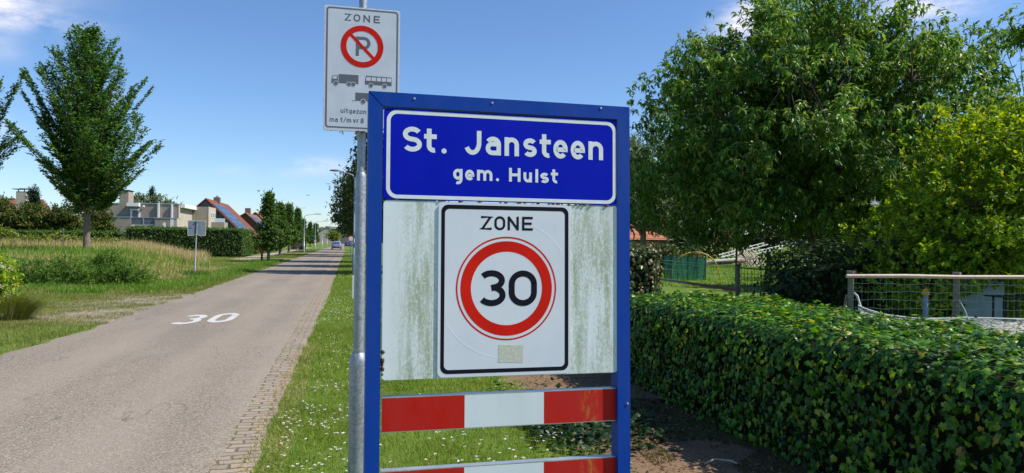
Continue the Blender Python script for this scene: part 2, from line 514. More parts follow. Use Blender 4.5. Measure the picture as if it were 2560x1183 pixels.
M['tile_red'] = brick_mat('tile_red', (.27, .085, .05), (.20, .07, .042), (.10, .04, .03), .3, .30, .8)
M['tile_brown'] = brick_mat('tile_brown', (.30, .15, .09), (.23, .115, .07), (.12, .06, .04), .36, .34, .8)
M['tile_grey'] = brick_mat('tile_grey', (.11, .10, .11), (.085, .08, .09), (.05, .045, .05), .3, .3, .6)
M['tile_orange'] = brick_mat('tile_orange', (.50, .19, .10), (.42, .16, .09), (.2, .09, .05), .3, .25, .6)
k = Nodes('solar_cells')
br = k.n('ShaderNodeTexBrick')
br.offset = 0
br.inputs['Scale'].default_value = 1
br.inputs['Brick Width'].default_value = 1.0
br.inputs['Row Height'].default_value = 1.2
br.inputs['Mortar Size'].default_value = .03
br.inputs['Color1'].default_value = (.045, .075, .13, 1)
br.inputs['Color2'].default_value = (.036, .062, .11, 1)
br.inputs['Mortar'].default_value = (.22, .26, .33, 1)
s = k.n('ShaderNodeSeparateXYZ')
k.t.links.new(k.coord('Position'), s.inputs[0])
cb = k.n('ShaderNodeCombineXYZ')
k.put(s.outputs[1], cb.inputs[0])
k.put(k.math('MULTIPLY', s.outputs[2], 1.41), cb.inputs[1])
k.t.links.new(cb.outputs[0], br.inputs[0])
k.set(br.outputs[0], .34, 0, .4)
M['solar'] = k.m
# netting: see-through woven mesh
for nm, col, cov in (('green_net', (.012, .19, .13), .62), ('white_net', (.52, .50, .44), .55), ('black_net', (.012, .014, .013), .5)):
    k = Nodes(nm)
    k.set(col, .7, 0, .2)
    w = k.n('ShaderNodeTexNoise')
    w.inputs['Scale'].default_value = 1
    w.inputs['Detail'].default_value = 4
    k.t.links.new(k.coord('Position', (30, 30, 170) if nm == 'white_net' else (50, 50, 50)), w.inputs['Vector'])
    tr = k.n('ShaderNodeBsdfTransparent')
    mx = k.n('ShaderNodeMixShader')
    k.put(k.rng(w.outputs[0], .42, .58, cov - .4, min(1, cov + .38)), mx.inputs[0])
    k.t.links.new(tr.outputs[0], mx.inputs[1])
    k.t.links.new(k.b.outputs[0], mx.inputs[2])
    k.t.links.new(mx.outputs[0], k.out.inputs[0])
    M[nm] = k.m


# ------------------------------------------------------------------ mesh helpers
class MB:
    """collects geometry and links it as one mesh object"""

    def __init__(self):
        self.v, self.f, self.s, self.n = [], [], [], 0

    def add(self, V, F, smooth=False):
        V = np.asarray(V, float).reshape(-1, 3)
        if not isinstance(F, (list, tuple)) or (len(F) and not hasattr(F[0], 'ndim')):
            F = [np.asarray(q) for q in _by_len(F)] if isinstance(F, (list, tuple)) else [np.asarray(F)]
        for q in F:
            self.f.append(q + self.n)
            self.s.append(smooth)
        self.v.append(V)
        self.n += len(V)
        return self

    def box(self, a, b, bev=0.0):
        a, b = np.minimum(a, b), np.maximum(a, b)
        if bev <= 0:
            V = [[(a, b)[i][0], (a, b)[j][1], (a, b)[q][2]] for i in (0, 1) for j in (0, 1) for q in (0, 1)]
            return self.add(V, np.array([[0, 1, 3, 2], [4, 6, 7, 5], [0, 4, 5, 1], [2, 3, 7, 6], [0, 2, 6, 4], [1, 5, 7, 3]]))
        bm_ = bev
        V, F = [], []
        # chamfered box: three insets per corner
        for i in (0, 1):
            for j in (0, 1):
                for q in (0, 1):
                    c = np.array([(a, b)[i][0], (a, b)[j][1], (a, b)[q][2]])
                    d = np.array([1 - 2 * i, 1 - 2 * j, 1 - 2 * q]) * bm_
                    for ax in range(3):
                        e = d.copy()
                        e[ax] = 0
                        V.append(c + e)
        ix = lambda i, j, q, ax: ((i * 2 + j) * 2 + q) * 3 + ax
        for ax in range(3):
            o = [t for t in range(3) if t != ax]
            for sgn in (0, 1):
                face = []
                for (p, r_) in ((0, 0), (1, 0), (1, 1), (0, 1)):
                    ijk = [0, 0, 0]
                    ijk[ax] = sgn
                    ijk[o[0]] = p
                    ijk[o[1]] = r_
                    face.append(ix(*ijk, ax))
                F.append(face)
            for p in (0, 1):
                for r_ in (0, 1):
                    q4 = []
                    for t in (0, 1):
                        ijk = [0, 0, 0]
                        ijk[ax] = t
                        ijk[o[0]] = p
                        ijk[o[1]] = r_
                        q4.append((ix(*ijk, o[0]), ix(*ijk, o[1])))
                    F.append([q4[0][0], q4[0][1], q4[1][1], q4[1][0]])
        T = []
        for i in (0, 1):
            for j in (0, 1):
                for q in (0, 1):
                    T.append([ix(i, j, q, 0), ix(i, j, q, 1), ix(i, j, q, 2)])
        return self.add(V, [np.array(F), np.array(T)])

    def tube(self, pts, rad, n=8, caps=True):
        P = np.asarray(pts, float)
        rad = np.broadcast_to(np.asarray(rad, float), (len(P),))
        T = np.gradient(P, axis=0)
        T /= np.linalg.norm(T, axis=1)[:, None] + 1e-12
        ref = np.array([0, 0, 1.]) if abs(T[0][2]) < .9 else np.array([1., 0, 0])
        V = []
        a = np.linspace(0, 2 * np.pi, n, endpoint=False)
        for p, t, r in zip(P, T, rad):
            x = np.cross(t, ref)
            x /= np.linalg.norm(x) + 1e-12
            y = np.cross(t, x)
            V.append(p + r * (np.cos(a)[:, None] * x + np.sin(a)[:, None] * y))
        V = np.concatenate(V)
        F = []
        for i in range(len(P) - 1):
            for j in range(n):
                q = (j + 1) % n
                F.append([i * n + j, i * n + q, (i + 1) * n + q, (i + 1) * n + j])
        self.add(V, np.array(F), True)
        if caps:
            self.add(V[:n], np.array([list(range(n))[::-1]]))
            self.add(V[-n:], np.array([list(range(n))]))
        return self

    def prism(self, poly, d0, d1, axis='y'):
        """outline (a, b) extruded along axis y (a = x, b = z), x (a = y, b = z) or z (a = x, b = y)"""
        poly = np.asarray(poly, float)
        n = len(poly)

        def put(d):
            o = np.zeros((n, 3))
            ia, ib, idd = {'y': (0, 2, 1), 'x': (1, 2, 0), 'z': (0, 1, 2)}[axis]
            o[:, ia], o[:, ib], o[:, idd] = poly[:, 0], poly[:, 1], d
            return o
        V = np.concatenate([put(d0), put(d1)])
        self.add(V, [np.array([list(range(n))]), np.array([list(range(2 * n - 1, n - 1, -1))]),
                     np.array([[i, i + n, (i + 1) % n + n, (i + 1) % n] for i in range(n)])])
        return self

    def blob(self, c, r, n=10, rough=0.0, seed=0):
        g = np.random.default_rng(seed)
        V, F = [], []
        m_ = n // 2 + 1
        for i in range(m_):
            th = math.pi * i / (m_ - 1)
            for j in range(n):
                ph = 2 * math.pi * j / n
                q = 1 + rough * g.normal()
                V.append([c[0] + r[0] * q * math.sin(th) * math.cos(ph), c[1] + r[1] * q * math.sin(th) * math.sin(ph), c[2] + r[2] * q * math.cos(th)])
        for i in range(m_ - 1):
            for j in range(n):
                F.append([i * n + j, (i + 1) * n + j, (i + 1) * n + (j + 1) % n, i * n + (j + 1) % n])
        return self.add(V, np.array(F), True)

    def build(self, name, mat, parent=None):
        me = bpy.data.meshes.new(name)
        V = np.concatenate(self.v)
        me.vertices.add(len(V))
        me.vertices.foreach_set('co', V.astype(np.float32).ravel())
        loops = np.concatenate([q.ravel() for q in self.f])
        tot = np.concatenate([np.full(len(q), q.shape[1]) for q in self.f])
        start = np.concatenate([[0], np.cumsum(tot)[:-1]])
        sm = np.concatenate([np.full(len(q), s_) for q, s_ in zip(self.f, self.s)])
        me.loops.add(len(loops))
        me.loops.foreach_set('vertex_index', loops.astype(np.int32))
        me.polygons.add(len(tot))
        me.polygons.foreach_set('loop_start', start.astype(np.int32))
        me.polygons.foreach_set('use_smooth', sm.astype(bool))
        me.materials.append(M[mat] if isinstance(mat, str) else mat)
        me.update(calc_edges=True)
        o = bpy.data.objects.new(name, me)
        COL.objects.link(o)
        if parent is not None:
            o.parent = parent
        return o


def _by_len(F):
    d = {}
    for q in F:
        d.setdefault(len(q), []).append(list(q))
    return list(d.values())


def tag(o, label=None, cat=None, group=None, kind=None):
    for a, b in (('label', label), ('category', cat), ('group', group), ('kind', kind)):
        if b:
            o[a] = b
    return o


def thing(name, label, cat, loc=(0, 0, 0), rz=0.0, group=None):
    o = bpy.data.objects.new(name, None)
    COL.objects.link(o)
    o.empty_display_size = .2
    o.location = loc
    o.rotation_euler = (0, 0, rz)
    return tag(o, label, cat, group)


def copy_tree(o, label, parent=None):
    c = o.copy()
    COL.objects.link(c)
    if parent is not None:
        c.parent = parent
    if label:
        c['label'] = label
    for ch in list(o.children):
        copy_tree(ch, None, c)
    return c


# leaf shapes: (u along, v across, w up), faces
LANCE = (np.array([[0, 0, 0], [.42, .5, .10], [.42, -.5, .10], [.5, 0, 0], [1, 0, -.22]]), np.array([[0, 1, 4, 3], [0, 3, 4, 2]]))
OVAL = (np.array([[0, 0, 0], [.35, .42, .05], [.8, .32, 0], [1, 0, -.08], [.8, -.32, 0], [.35, -.42, .05]]), np.array([[0, 1, 2, 3], [0, 3, 4, 5]]))
QUAD = (np.array([[0, 0, 0], [.5, .5, .06], [1, 0, 0], [.5, -.5, .06]]), np.array([[0, 1, 2, 3]]))
_iv = [(.06, 0), (-.06, .20), (.06, .42), (.24, .38), (.44, .52), (.58, .27), (1, 0), (.58, -.27), (.44, -.52), (.24, -.38), (.06, -.42), (-.06, -.20)]
IVY = (np.array([[.36, 0, .07]] + [[a, b, -.05 * abs(b) - .05 * a] for a, b in _iv]), np.array([[0, 1 + i, 1 + (i + 1) % 12] for i in range(12)]))
BLADE = (np.array([[0, .5, 0], [0, -.5, 0], [1, 0, 0]]), np.array([[0, 1, 2]]))
BLADE5 = (np.array([[0, .5, 0], [0, -.5, 0], [.55, .38, .05], [.55, -.38, .05], [1, 0, .22]]), (np.array([[0, 1, 3, 2]]), np.array([[2, 3, 4]])))


def nrm(a):
    return a / (np.linalg.norm(a, axis=-1, keepdims=True) + 1e-9)


def scatter(mb, shape, P, D, N, L, W, smooth=False):
    T, F = shape
    D = nrm(D)
    S = nrm(np.cross(D, N))
    N = np.cross(S, D)
    L = np.broadcast_to(L, (len(P),))[:, None, None]
    W = np.broadcast_to(W, (len(P),))[:, None, None]
    V = P[:, None] + D[:, None] * (T[None, :, 0:1] * L) + S[:, None] * (T[None, :, 1:2] * W) + N[:, None] * (T[None, :, 2:3] * L)
    k_ = len(T)
    Fs = F if isinstance(F, tuple) else (F,)
    off = (np.arange(len(P)) * k_)[:, None, None]
    mb.add(V.reshape(-1, 3), [(q[None] + off).reshape(-1, q.shape[1]) for q in Fs], smooth)


def rnd(n, g=rng):
    return nrm(g.normal(size=(n, 3)))


def sstep(x, a, b):
    t = np.clip((x - a) / (b - a), 0, 1)
    return t * t * (3 - 2 * t)


def wob(x, y, f=1.0, seed=0.0):
    return (np.sin(x * 1.7 * f + 1.3 + seed) * np.cos(y * 1.3 * f + .7 * seed) + .6 * np.sin(x * 3.1 * f - y * 2.3 * f + seed) + .4 * np.cos(y * 4.7 * f + x * 2.9 * f)) / 2


def zt(x, y):
    """height of the land: level round the road, a low bank in the field on the left"""
    return .78 * sstep(-x - .19 * np.maximum(0, y - 38), 6.8, 11.5) * sstep(y, 24, 40) * (1 - .75 * sstep(y, 68, 70.5)) + .05 * sstep(-x, 5.6, 9) * wob(x, y, .5) * sstep(y, 10, 14) * (1 - sstep(y, 60, 66))


# ------------------------------------------------------------------ setting: land, road, paths
def axis(parts):
    out = []
    for a, b, st in parts:
        out += list(np.arange(a, b, st))
    return np.array(out + [parts[-1][1]])


gx = axis([(-900, -60, 40), (-60, -20, 2), (-20, 8, .4), (8, 60, 4), (60, 900, 40)])
gy = axis([(-60, 0, 6), (0, 40, .5), (40, 80, 1), (80, 200, 6), (200, 1500, 50)])
GX, GY = np.meshgrid(gx, gy)
GZ = zt(GX, GY)
V = np.stack([GX, GY, GZ], -1).reshape(-1, 3)
nx, ny = len(gx), len(gy)
ii = np.arange((ny - 1) * nx).reshape(ny - 1, nx)[:, :-1].ravel()
mb = MB()
mb.add(V, np.stack([ii, ii + 1, ii + nx + 1, ii + nx], -1), True)
tag(mb.build('ground', 'ground'), kind='structure')


def strip(name, mat, left, right, z, kind='structure'):
    L_, R_ = np.asarray(left, float), np.asarray(right, float)
    n = len(L_)
    V = np.concatenate([np.c_[L_, np.full(n, z)], np.c_[R_, np.full(n, z)]])
    V[:, 2] += zt(V[:, 0], V[:, 1])
    i = np.arange(n - 1)
    m_ = MB()
    m_.add(V, np.stack([i, i + n, i + n + 1, i + 1], -1))
    return tag(m_.build(name, mat), kind=kind)


ys = np.concatenate([np.arange(-4, 60, .25), np.arange(60, 420, 3)])
wr = np.where(ys < 60, 1, 0)
# a ragged left edge, wider by the camera
lx = -4.48 - .30 * sstep(-ys, -15, -9) + wr * (.05 * wob(ys, ys * .3, 1.7) + .02 * rng.normal(size=len(ys)))
rx = -.93 + wr * .012 * rng.normal(size=len(ys)) + .0022 * np.clip(ys - 45, 0, 500)
strip('road', 'asphalt', np.c_[lx, ys], np.c_[rx, ys], .006)
yb = ys[ys < 130]
bx = -.64 + .0022 * np.clip(yb - 45, 0, 500) + .10 * sstep(yb, 9, 20) + (.04 * wob(yb, yb, 1.4) + .02 * rng.normal(size=len(yb)))
strip('brick_edging', 'edge_brick', np.c_[rx[:len(yb)], yb], np.c_[bx, yb], .006)
yd = np.arange(15.2, 23.6, .2)
strip('driveway', 'drive_brick', np.c_[-6.9 - .5 * wob(yd, yd * .7, 1.3) + .1 * rng.normal(size=len(yd)), yd], np.c_[np.interp(yd, ys, lx), yd], .008)
yp = np.arange(62, 170, 2.)
strip('footpath', 'pale_path', np.c_[-9.3 - 0 * yp, yp], np.c_[-7.7 + 0 * yp, yp], .010)
for y0, y1 in ((64.5, 67), (93, 96)):
    strip('crossing_path', 'pale_path', [(-7.7, y0), (-7.7, y1)], [(-4.5, y0), (-4.5, y1)], .009)


# ------------------------------------------------------------------ lettering: single-stroke road lettering
def arc(cx, cy, rx_, ry_, a0, a1, n=None):
    n = n or max(4, int(abs(a1 - a0) / 9))
    t = np.radians(np.linspace(a0, a1, n + 1))
    return [(cx + rx_ * math.cos(q), cy + ry_ * math.sin(q)) for q in t]


def glyph(ch, x0, x1, y0, y1, s):
    """strokes (centre lines) of a letter whose ink fills the box x0..x1, y0..y1 with stroke s"""
    h = s / 2
    l, r, b, t = x0 + h, x1 - h, y0 + h, y1 - h
    cx, cy = (l + r) / 2, (b + t) / 2
    rx_, ry_ = (r - l) / 2, (t - b) / 2
    H = y1 - y0
    if ch == 'O' or ch == 'o' or ch == '0':
        st = min(ry_ - rx_ * .92, ry_ * .5) if ry_ > rx_ else 0
        st = max(0, st)
        p = arc(cx, cy + st, rx_, ry_ - st, 0, 180) + arc(cx, cy - st, rx_, ry_ - st, 180, 360)
        return [p + [p[0], p[1]]]
    if ch == 'Z':
        return [[(x0, t), (r, t), (r - s * .15, t - s * .05), (l + s * .15, b + s * .05), (l, b), (x1, b)]]
    if ch == 'z':
        return [[(x0, t), (r - s * .1, t), (l + s * .1, b), (x1, b)]]
    if ch == 'N':
        return [[(l, y0), (l, y1)], [(r, y0), (r, y1)], [(l, t + h * .3), (r, b - h * .3)]]
    if ch == 'E':
        return [[(x1, t), (l, t), (l, b), (x1, b)], [(l, cy), (x1 - (x1 - x0) * .1, cy)]]
    if ch == 'H':
        return [[(l, y0), (l, y1)], [(r, y0), (r, y1)], [(l, cy), (r, cy)]]
    if ch == 'S' or ch == 's':
        q = (t - b) / 4
        return [arc(cx, t - q, rx_, q, 28, 250) + [(cx + rx_ * .1, cy - q * .02)] + arc(cx, b + q, rx_, q, 62, -152)]
    if ch == 't':
        st = x0 + (x1 - x0) * .40
        rr = (x1 - st) * .62
        xh = y0 + H * .77
        return [[(st, y1), (st, b + rr)] + arc(st + rr, b + rr, rr, rr, 180, 285), [(x0, xh - h), (x1, xh - h)]]
    if ch == 'J':
        ry2 = H * .42
        return [[(r, y1), (r, b + ry2)] + arc(cx, b + ry2, rx_, ry2, 0, -150)]
    if ch == '.':
        return [[(x0, (y0 + y1) / 2), (x1, (y0 + y1) / 2)]]
    if ch == 'a':
        ah = H * .30
        top = arc(cx - rx_ * .05, t - ah, rx_ * 1.05, ah, 150, 0)
        q = (y0 + H * .60 - b) / 2
        return [top + [(r, y0)], arc(cx, b + q, rx_, q, 40, 340) if False else [(r, b + 2 * q)] + arc(l + q, b + q, q, q, 90, 270) + [(r, b)]]
    if ch == 'n':
        ah = min(rx_, H * .40)
        return [[(l, y0), (l, y1)], arc(cx, t - ah, rx_, ah, 165, 0) + [(r, y0)]]
    if ch == 'r':
        ah = H * .35
        return [[(l, y0), (l, y1)], arc(r, t - ah, r - l, ah, 170, 85)]
    if ch == 'm':
        w2 = (r - l) / 2
        o = [[(l, y0), (l, y1)]]
        for i in (0, 1):
            c_ = l + w2 * (i + .5)
            o.append(arc(c_, t - H * .33, w2 / 2, H * .33, 165, 0) + [(c_ + w2 / 2, y0)])
        return o
    if ch == 'e':
        return [[(l + s * .2, cy - s * .08), (r, cy - s * .08)] + arc(cx, cy, rx_, ry_, 0, 318)]
    if ch == 'u':
        ah = H * .38
        return [[(l, y1), (l, b + ah)] + arc(cx, b + ah, rx_, ah, 180, 345), [(r, y0), (r, y1)]]
    if ch == 'i':
        return [[(cx, y0), (cx, y0 + H * .72)], [(cx, y1 - s), (cx, y1)]]
    if ch == 'l' or ch == '1':
        return [[(cx, y0), (cx, y1)]]
    if ch == 'g':
        xh = H * .70
        c_ = y1 - xh / 2
        ry2 = xh / 2 - h
        p = arc(cx, c_, rx_, ry2, 0, 360)
        return [p + [p[1]], [(r, y1), (r, b + xh * .32)] + arc(cx, b + xh * .32, rx_, xh * .32, 0, -115)]
    if ch == 'v':
        return [[(l, y1), (cx, y0)], [(r, y1), (cx, y0)]]
    if ch == '/':
        return [[(l, y0), (r, y1)]]
    if ch == '8':
        q = (t - b) / 4
        a_, b_ = arc(cx, t - q, rx_ * .85, q, 0, 360), arc(cx, b + q, rx_, q, 0, 360)
        return [a_ + [a_[1]], b_ + [b_[1]]]
    if ch == '3':
        q = (t - b) / 4
        return [arc(cx, t - q * .96, rx_ * .93, q * .96, 146, -68) + [(cx - rx_ * .02, cy + q * .02)],
                [(cx - rx_ * .02, cy + q * .02)] + arc(cx, b + q * 1.06, rx_, q * 1.06, 76, -148)]
    if ch == 'P':
        q = (t - b) * .29
        return [[(l, y0), (l, y1)], [(l, t), (r - q, t)] + arc(r - q, t - q, q, q, 90, -90) + [(l, t - 2 * q)]]
    raise KeyError(ch)


def ribbon(mb, pts, s, place, lift):
    """flat band of width s along pts; place(a, b, lift) gives the 3-D point"""
    P = np.array([p for i, p in enumerate(pts) if i == 0 or (abs(p[0] - pts[i - 1][0]) + abs(p[1] - pts[i - 1][1])) > 1e-7], float)
    d = nrm(np.diff(P, axis=0))
    nl = np.c_[-d[:, 1], d[:, 0]]
    mit = np.zeros_like(P)
    mit[0], mit[-1] = nl[0], nl[-1]
    for i in range(1, len(P) - 1):
        a = nl[i - 1] + nl[i]
        a /= np.linalg.norm(a) + 1e-9
        mit[i] = a / max(.35, a @ nl[i])
    A, B = P + mit * s / 2, P - mit * s / 2
    V = [place(x, y, lift) for x, y in A] + [place(x, y, lift) for x, y in B]
    n = len(P)
    mb.add(V, np.array([[i, i + 1, i + 1 + n, i + n] for i in range(n - 1)]))


def word(mb, letters, s, place, lift0):
    """letters: (char, x0, x1, y0, y1)"""
    z = lift0
    for (ch, x0, x1, y0, y1) in letters:
        if ch == '.':
            d = (y1 - y0) / 2
            c = arc((x0 + x1) / 2, (y0 + y1) / 2, (x1 - x0) / 2, d, 0, 345, 14)
            mb.add([place(a, b, z) for a, b in c], np.array([list(range(len(c)))]))
            continue
        for st in glyph(ch, x0, x1, y0, y1, s):
            ribbon(mb, st, s, place, z)
            z += .00004


def rrect(x0, x1, y0, y1, r, n=8):
    return arc(x1 - r, y1 - r, r, r, 0, 90, n) + arc(x0 + r, y1 - r, r, r, 90, 180, n) + arc(x0 + r, y0 + r, r, r, 180, 270, n) + arc(x1 - r, y0 + r, r, r, 270, 360, n)


def loop_band(mb, outer, inner, place, lift):
    n = len(outer)
    mb.add([place(a, b, lift) for a, b in outer] + [place(a, b, lift) for a, b in inner], np.array([[i, (i + 1) % n, (i + 1) % n + n, i + n] for i in range(n)]))


def face(mb, poly, place, lift):
    mb.add([place(a, b, lift) for a, b in poly], np.array([list(range(len(poly)))]))


# painted 30 on the road
def on_road(a, b, lift):
    return (a, b + (a + 3.3) * .28, .010 + lift)


mb = MB()
for ch, x0, x1, y0, y1 in (('3', -3.36, -2.86, 15.02, 16.86), ('0', -2.74, -2.27, 15.10, 17.0)):
    w = .135
    for st in glyph(ch, x0, x1, y0, y1, w):
        st = [(a, (b - y0 - w / 2) * (y1 - y0 - .32) / (y1 - y0 - w) + y0 + .16) for a, b in st]
        # strokes that run across the road are painted wider, as on stretched road numerals
        P = np.array(st)
        d = nrm(np.gradient(P, axis=0))
        nl = np.c_[-d[:, 1], d[:, 0]] * np.array([w / 2, .16])
        n = len(P)
        zz = .0001 if ch == '3' and len(mb.f) else 0
        mb.add([on_road(*p, zz) for p in P + nl] + [on_road(*p, zz) for p in P - nl], np.array([[i, i + 1, i + 1 + n, i + n] for i in range(n - 1)]))
tag(mb.build('road_marking', 'road_paint'), kind='structure')

# ------------------------------------------------------------------ the blue framed place sign
H0 = 2.2748
town = thing('town_sign', 'blue framed place name sign with thirty zone plate above red and white boards', 'town sign')
ex = Vector((0.99951772, 0.03098696, -0.00203691))
ez = Vector((-0.00203486, 0.03255646, 0.99946783))
ey = ez.cross(ex)
O = Vector((.0746, 3.0989, 2.2736))
base = O - ez * H0
mw = Matrix((ex, ey, ez)).transposed().to_4x4()
mw.translation = base
town.matrix_world = mw
W = 1.17
PW = .060


def on_sign(rec):
    return lambda a, b, lift: (a, rec - lift, b + H0)


for xa, xb, flip in ((0, PW, 1), (W - PW, W, -1)):
    m_ = MB()
    o0, i0 = (xa, xb) if flip == 1 else (xb, xa)
    # mitred top: outer edge reaches the top, inner edge stops below the rail
    poly = [(o0, -.15), (o0, H0), (i0, H0 - .0585), (i0, -.15)]
    if flip == -1:
        poly = poly[::-1]
    m_.prism(poly, 0, .078)
    post = m_.build('frame_post', 'frame_blue', town)
m_ = MB()
m_.prism([(.0015, H0 + .001), (W - .0015, H0 + .001), (W - PW, H0 - .0583), (PW, H0 - .0583)], -.0012, .0768)
m_.build('top_rail', 'frame_blue', town)


def plate(name, mat, x0, x1, y0, y1, r, rec, th, parent):
    m_ = MB()
    m_.prism([(a, b + H0) for a, b in rrect(x0, x1, y0, y1, r)], rec, rec + th)
    return m_.build(name, mat, parent)


npan = plate('name_panel', 'sign_blue', .0635, 1.1065, -.4495, -.0635, .018, .004, .004, town)
m_ = MB()
loop_band(m_, rrect(.0755, 1.1065 - .0015, -.4445, -.0715, .045), rrect(.0912, 1.089, -.4290, -.0872, .031), on_sign(.004), .0005)
m_.build('border_line', 'letter_white', npan)
cb, ct, xt = -.2448, -.1428, -.1655
m_ = MB()
word(m_, [('S', .1432, .2235, -.2448, -.1395), ('t', .2328, .2865, -.2458, -.1440), ('.', .3075, .3295, -.2478, -.2255)], .0200, on_sign(.004), .0006)
m_.build('place_name_word', 'letter_white', npan)
m_ = MB()
word(m_, [('J', .4030, .4810, -.2478, -.1428),
          ('a', .5001, .5680, -.2455, -.1648), ('n', .5840, .6490, -.2460, -.1645), ('s', .6690, .7300, -.2464, -.1645), ('t', .7435, .7950, -.2470, -.1430),
          ('e', .8070, .8735, -.2480, -.1650), ('e', .8880, .9550, -.2485, -.1650), ('n', .9720, 1.0420, -.2475, -.1648)], .0200, on_sign(.004), .0006)
m_.build('place_name_word', 'letter_white', npan)
m_ = MB()
word(m_, [('g', .3585, .3990, -.3770, -.3110), ('e', .4105, .4500, -.3585, -.3130), ('m', .4625, .5305, -.3580, -.3115), ('.', .5465, .5600, -.3585, -.3450)], .0126, on_sign(.004), .0006)
m_.build('municipality_word', 'letter_white', npan)
m_ = MB()
word(m_, [('H', .6050, .6565, -.3580, -.2980), ('u', .6700, .7085, -.3590, -.3150), ('l', .7236, .7376, -.3585, -.2995), ('s', .7475, .7860, -.3595, -.3140), ('t', .7960, .8285, -.3590, -.2975)],
     .0126, on_sign(.004), .0006)
m_.build('municipality_word', 'letter_white', npan)
back = plate('backing_panel', 'algae_panel', .066, 1.1125, -1.2000, -.4525, .016, .0065, .004, town)
zpl = plate('zone_plate', 'plate_film', .2968, .8865, -1.1962, -.4552, .024, .0005, .005, town)
m_ = MB()
loop_band(m_, rrect(.3088, .8768, -1.1825, -.4655, .030), rrect(.3243, .8600, -1.1655, -.4832, .020), on_sign(.0005), .0005)
m_.build('border_line', 'sign_black', zpl)
m_ = MB()
word(m_, [('Z', .4810, .5280, -.5705, -.5105), ('O', .5400, .5880, -.5710, -.5105), ('N', .5990, .6490, -.5705, -.5105), ('E', .6640, .7125, -.5705, -.5105)], .0102, on_sign(.0005), .0006)
m_.build('zone_heading', 'sign_black', zpl)
cxr, czr = .5965, -.8222


def circ(r, n=96):
    return arc(cxr, czr, r, r, 0, 360 - 360 / n, n - 1)


m_ = MB()
loop_band(m_, circ(.2235), circ(.2165), on_sign(.0005), .0005)
m_.build('thin_ring', 'sign_red', zpl)
m_ = MB()
loop_band(m_, circ(.2040), circ(.1585), on_sign(.0005), .0005)
m_.build('red_ring', 'sign_red', zpl)
m_ = MB()
word(m_, [('3', .4660, .5910, -.8985, -.7440), ('0', .6050, .7320, -.8995, -.7448)], .0265, on_sign(.0005), .0006)
m_.build('speed_number', 'sign_black', zpl)
k = Nodes('sticker')
nz = k.noise(k.coord('Object'), 90, 5, .7)
ed = k.noise(k.coord('Object'), 25, 3)
k.set(k.ramp(nz, [(.35, (.42, .43, .32)), (.65, (.62, .63, .56))]), .6)
M['sticker'] = k.m
m_ = MB()
m_.prism([(.5590, H0 - 1.1395), (.6700, H0 - 1.1435), (.6705, H0 - 1.0680), (.5605, H0 - 1.0640)], -.0002, .0005)
m_.build('worn_sticker', 'sticker', zpl)
# red and white boards: shallow aluminium channels
for bi, bt in enumerate((-1.2755, -1.5800, -1.8845)):
    m_ = MB()
    m_.box((.068, .022, H0 + bt - .1405), (1.1135, .024, H0 + bt - .0012))
    m_.box((.068, .0222, H0 + bt), (1.1135, .066, H0 + bt + .003))
    m_.box((.068, .0222, H0 + bt - .1435), (1.1135, .066, H0 + bt - .1408))
    bd = m_.build('striped_board', 'aluminium', town)
    for nm, a, b, mt in (('red_field', .0695, .4183, 'dark_red'), ('white_field', .4183, .7712, 'board_white'), ('red_field', .7712, 1.1122, 'dark_red')):
        m_ = MB()
        face(m_, [(a, bt - .140), (b, bt - .140), (b, bt - .0015), (a, bt - .0015)], on_sign(.022), .0006)
        m_.build(nm, mt, bd)
for (a, b) in ((.5276, -.018), (1.1562, -1.3399), (.190, -.020), (1.03, -.012)):
    m_ = MB()
    m_.tube([(a, .001, b + H0), (a, -.0045, b + H0)], [.0058, .0045], 10)
    m_.build('bolt', 'aluminium', town)
for i, (a, b, r_, mt) in enumerate(((.0700, -1.085, .011, 'moss'), (.069, -1.121, .013, 'moss_brown'), (.068, -1.137, .009, 'moss_brown'), (.069, -1.155, .011, 'moss_brown'), (.069, -1.176, .008, 'moss'))):
    m_ = MB()
    m_.blob((a, .012, b + H0), (r_ * .75, r_, r_), 12, .16, i)
    m_.build('moss_tuft', mt, town)
m_ = MB()
g = np.random.default_rng(3)
for a in list(g.uniform(.60, 1.08, 20)) + list(g.uniform(.3, .6, 6)):
    m_.blob((a, .004, H0 - .4505 + g.normal() * .0012), (g.uniform(.004, .011), .004, g.uniform(.002, .0045)), 8, .25, int(a * 1e4))
tag(m_.build('grime_crust', 'moss_brown', town), kind='stuff')

# ------------------------------------------------------------------ stepped galvanised post and the parking zone sign on it
PS = 5.05 / 6.2
lz = lambda z_: 1.65 + (z_ - 1.65) * PS
lp = thing('lamp_post', 'galvanised stepped post rising right behind the blue framed sign', 'lamp post', (.0823, 5.05, 0))
m_ = MB()
m_.tube([(0, 0, -.3), (0, 0, lz(.62)), (0, 0, lz(.665)), (0, 0, lz(.70)), (0, 0, lz(.725))], np.array([.0745, .0745, .072, .060, .0475]) * PS, 28, False)
m_.build('lower_pole', 'galvanised', lp)
m_ = MB()
m_.tube([(0, 0, lz(.722)), (0, 0, lz(2.17)), (0, 0, lz(2.195)), (0, 0, lz(2.215))], np.array([.0445, .0440, .042, .0345]) * PS, 28, False)
m_.build('middle_pole', 'galvanised', lp)
m_ = MB()
m_.tube([(0, 0, lz(2.21)), (0, 0, 3.0), (-.006, 0, 4.9)], np.array([.0340, .0335, .028]) * PS, 24)
m_.build('upper_pole', 'galvanised', lp)

